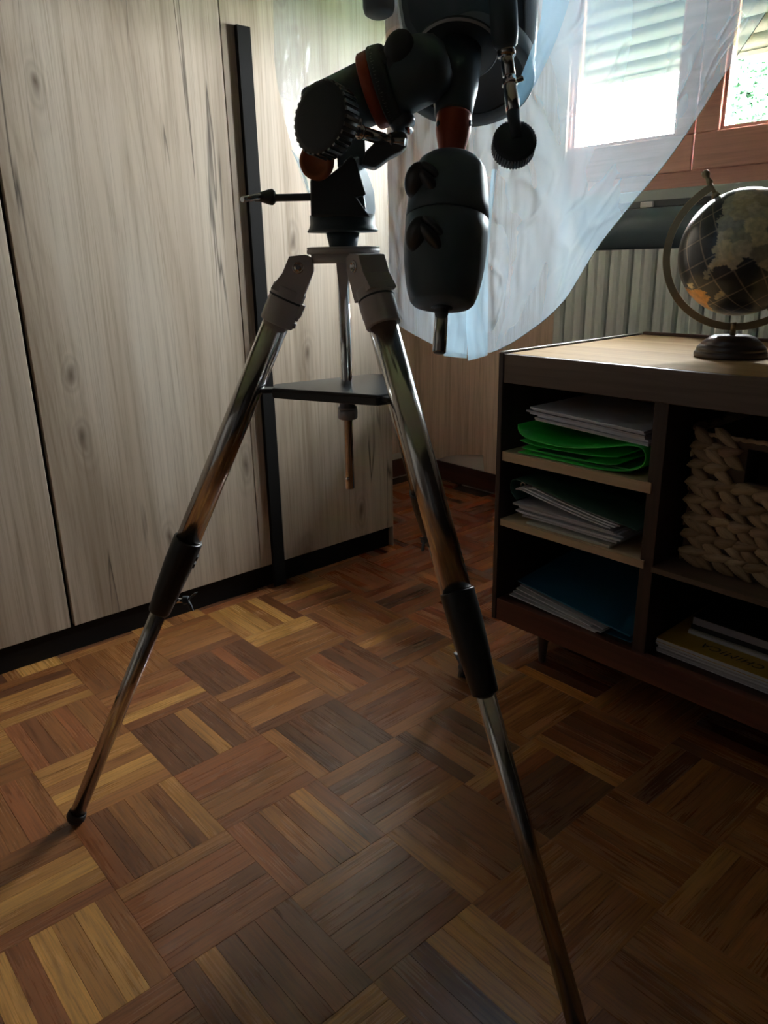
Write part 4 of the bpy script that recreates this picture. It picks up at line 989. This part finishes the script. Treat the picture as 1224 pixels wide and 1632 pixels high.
# finder at the upper left, with its foot on the tube
f0 = P(604, 24, .03); f1 = P(600, -130, .05)
build('finder_scope', MB().lathe([(0, 0), (.016, 0), (.0205, .003), (.0225, .010), (.0225, .10), (.026, .12), (.026, .16), (0, .16)], f0, f1-f0, 40, cap=False).obox(P(640, -70, .06), U*.045, Z*.012, G*.02), M_black, tel)

# ================================================================ PLASTIC COVER
# hem runs in a loop round the tube: (px, py, v) points; a high hem in front, a low one behind
def cat(pts, n):
    out = []; m = len(pts)-1
    for k in range(n+1):
        s_ = k/n*m; i = min(int(s_), m-1); t = s_-i
        p0, p1, p2, p3 = [Vector(pts[max(0, min(m, i+d))]) for d in (-1, 0, 1, 2)]
        out.append(.5*((2*p1)+(-p0+p2)*t+(2*p0-5*p1+4*p2-p3)*t*t+(-p0+3*p1-3*p2+p3)*t**3))
    return out
hem = [(437, 95, .06), (448, 165, .10), (466, 235, .14), (486, 300, .18), (540, 410, .22), (596, 488, .25), (640, 522, .27), (700, 553, .29), (745, 565, .30), (785, 561, .30), (832, 536, .30), (895, 484, .29), (950, 398, .27), (1003, 330, .24), (1062, 258, .21), (1112, 186, .18), (1160, 110, .15), (1220, 22, .12)]
top = [(433, -330, .06), (450, -340, .10), (480, -345, .15), (520, -350, .2), (570, -350, .24), (620, -350, .27), (670, -350, .29), (720, -350, .31), (770, -350, .32), (820, -350, .33), (870, -350, .33), (930, -350, .32), (1000, -350, .30), (1060, -345, .28), (1120, -340, .25), (1180, -335, .22), (1240, -330, .19), (1300, -320, .16)]
NU, NV = 340, 170
hq = cat([P(*q) for q in hem], NU); tq = cat([P(*q) for q in top], NU)
def wr_(p, s): return mnoise.noise(Vector((p.x*3.2+s, p.y*3.2, p.z*1.1)))
def film_pt(u, v):
    i = int(round(u*NU)); a_ = hq[i]; b_ = tq[i]; p = a_.lerp(b_, v)
    fold = .020*mnoise.noise(Vector((u*16+v*1.5, v*1.6, 2.2)))+.009*mnoise.noise(Vector((u*46+v*4, v*4.0, 7)))+.004*mnoise.noise(Vector((u*90, v*22, 1)))
    fold *= 1-.8*min(1, max(0, (u-.5)/.2)); diag = .008*(1-.8*min(1, max(0, (u-.5)/.2)))*math.sin(u*60+v*22+4*mnoise.noise(Vector((u*5, v*5, 0))))*max(0, mnoise.noise(Vector((u*6, v*4, 9))))
    edge = min(1, v*14)*.85+.15
    ridge = max(0, 1-abs(mnoise.noise(Vector((u*8+v*4.5, v*5-u*3, 21))))*11)*.006+max(0, 1-abs(mnoise.noise(Vector((u*5-v*7, v*4+u*6, 31))))*13)*.003
    return p+G*(fold+diag+ridge)*edge
cov = empty('plastic_cover', P(750, 565, .3), 'clear crinkled plastic sheet draped over the telescope and hanging behind the mount', 'plastic sheet')
M_hem = plain('polythene_hem', (.80, .88, .92), .25)
build('back_hem', MB().path([film_pt(k/NU, 0) for k in range(130, NU+1, 2)], .0006, 6), M_hem, cov)
build('back_sheet', MB().grid(film_pt, NU, NV), M_film, cov, fix=False)
fh = [(437, 95, .06), (446, 150, .03), (470, 160, .0), (505, 150, -.02), (545, 120, -.035), (582, 94, -.045), (604, 72, -.05), (620, 48, -.055), (640, 40, -.06), (662, 58, -.06), (688, 44, -.06), (720, 24, -.06), (760, 2, -.055), (800, -24, -.05), (850, -60, -.03), (920, -80, -.02), (1020, -90, 0), (1130, -80, .02), (1240, -60, .05)]
ftp = [(433, -330, .06), (450, -340, .03), (480, -345, .0), (510, -350, -.02), (540, -350, -.03), (580, -350, -.04), (610, -350, -.05), (640, -350, -.055), (670, -350, -.06), (700, -350, -.06), (740, -350, -.06), (780, -350, -.055), (830, -350, -.05), (880, -350, -.04), (940, -350, -.02), (1000, -350, -.01), (1080, -345, 0), (1180, -335, .03), (1300, -320, .07)]
hq2 = cat([P(*q) for q in fh], NU); tq2 = cat([P(*q) for q in ftp], NU)
def film_pt2(u, v):
    i = int(round(u*NU)); p = hq2[i].lerp(tq2[i], v)
    fold = .014*mnoise.noise(Vector((u*14+v, v*2.0, 12)))+.006*mnoise.noise(Vector((u*40+v*6, v*6, 17)))+.003*mnoise.noise(Vector((u*80, v*24, 1)))
    fold += max(0, 1-abs(mnoise.noise(Vector((u*10+v*6, v*7-u*5, 41))))*10)*.006
    return p+G*(fold-.004)*(min(1, v*10)*.8+.2)
build('front_sheet', MB().grid(film_pt2, NU, 80), film_mat('polythene_front', .10, (.80, .84, .82), 2), cov, fix=False)
def film_haze(o, fn):
    a = o.data.attributes.new('film_haze', 'FLOAT', 'POINT'); a.data.foreach_set('value', [fn(k) for k in range(len(o.data.vertices))])
sm_ = lambda x: 0 if x < 0 else 1 if x > 1 else x*x*(3-2*x)
film_haze(bpy.data.objects['back_sheet'], lambda k: .28+.82*sm_(((k % (NU+1))/NU-.24)/.22))  # haze and gloss lowered at the left to tone down window glare
film_haze(bpy.data.objects['front_sheet'], lambda k: .75)
# thickened folds
def strip(pl, pr, v, n=40, amp=.003, seed=0):
    L_ = cat([P(*q, v) for q in pl], n); R_ = cat([P(*q, v) for q in pr], n)
    def fn(u, t):
        i = int(round(t*n)); p = L_[i].lerp(R_[i], u); return p-G*(.004*math.sin(PI*u))+G*amp*mnoise.noise(Vector((u*3+seed, t*6, seed)))
    return MB().grid(fn, 10, n)
build('folded_pleat', strip([(712, 440), (710, 500), (707, 567)], [(746, 440), (745, 505), (744, 571)], .262), M_film2, cov, fix=False, label='pale blue double-layer pleat')
build('folded_pleat', strip([(784, 270), (768, 400), (744, 480), (746, 575)], [(792, 270), (779, 400), (778, 480), (777, 566)], .252, seed=3), M_film2, cov, fix=False, label='pale blue double-layer pleat')
build('folded_pleat', strip([(868, -60), (862, 30), (846, 80), (820, 150), (813, 182)], [(925, -60), (905, 10), (884, 70), (850, 140), (822, 180)], .02, seed=6), film_mat('polythene_glare_fold', .34, (.42, .74, .98), 8), cov, fix=False, label='fold of the plastic sheet tinted blue for window glare')  # blue tint stands for window glare seen through the film
build('folded_pleat', strip([(484, 262), (489, 285), (494, 306)], [(464, 238), (480, 275), (492, 312)], .10, seed=8), M_film2, cov, fix=False)
for o in bpy.data.objects:
    if o.name.startswith('folded_pleat'): film_haze(o, lambda k: 1)
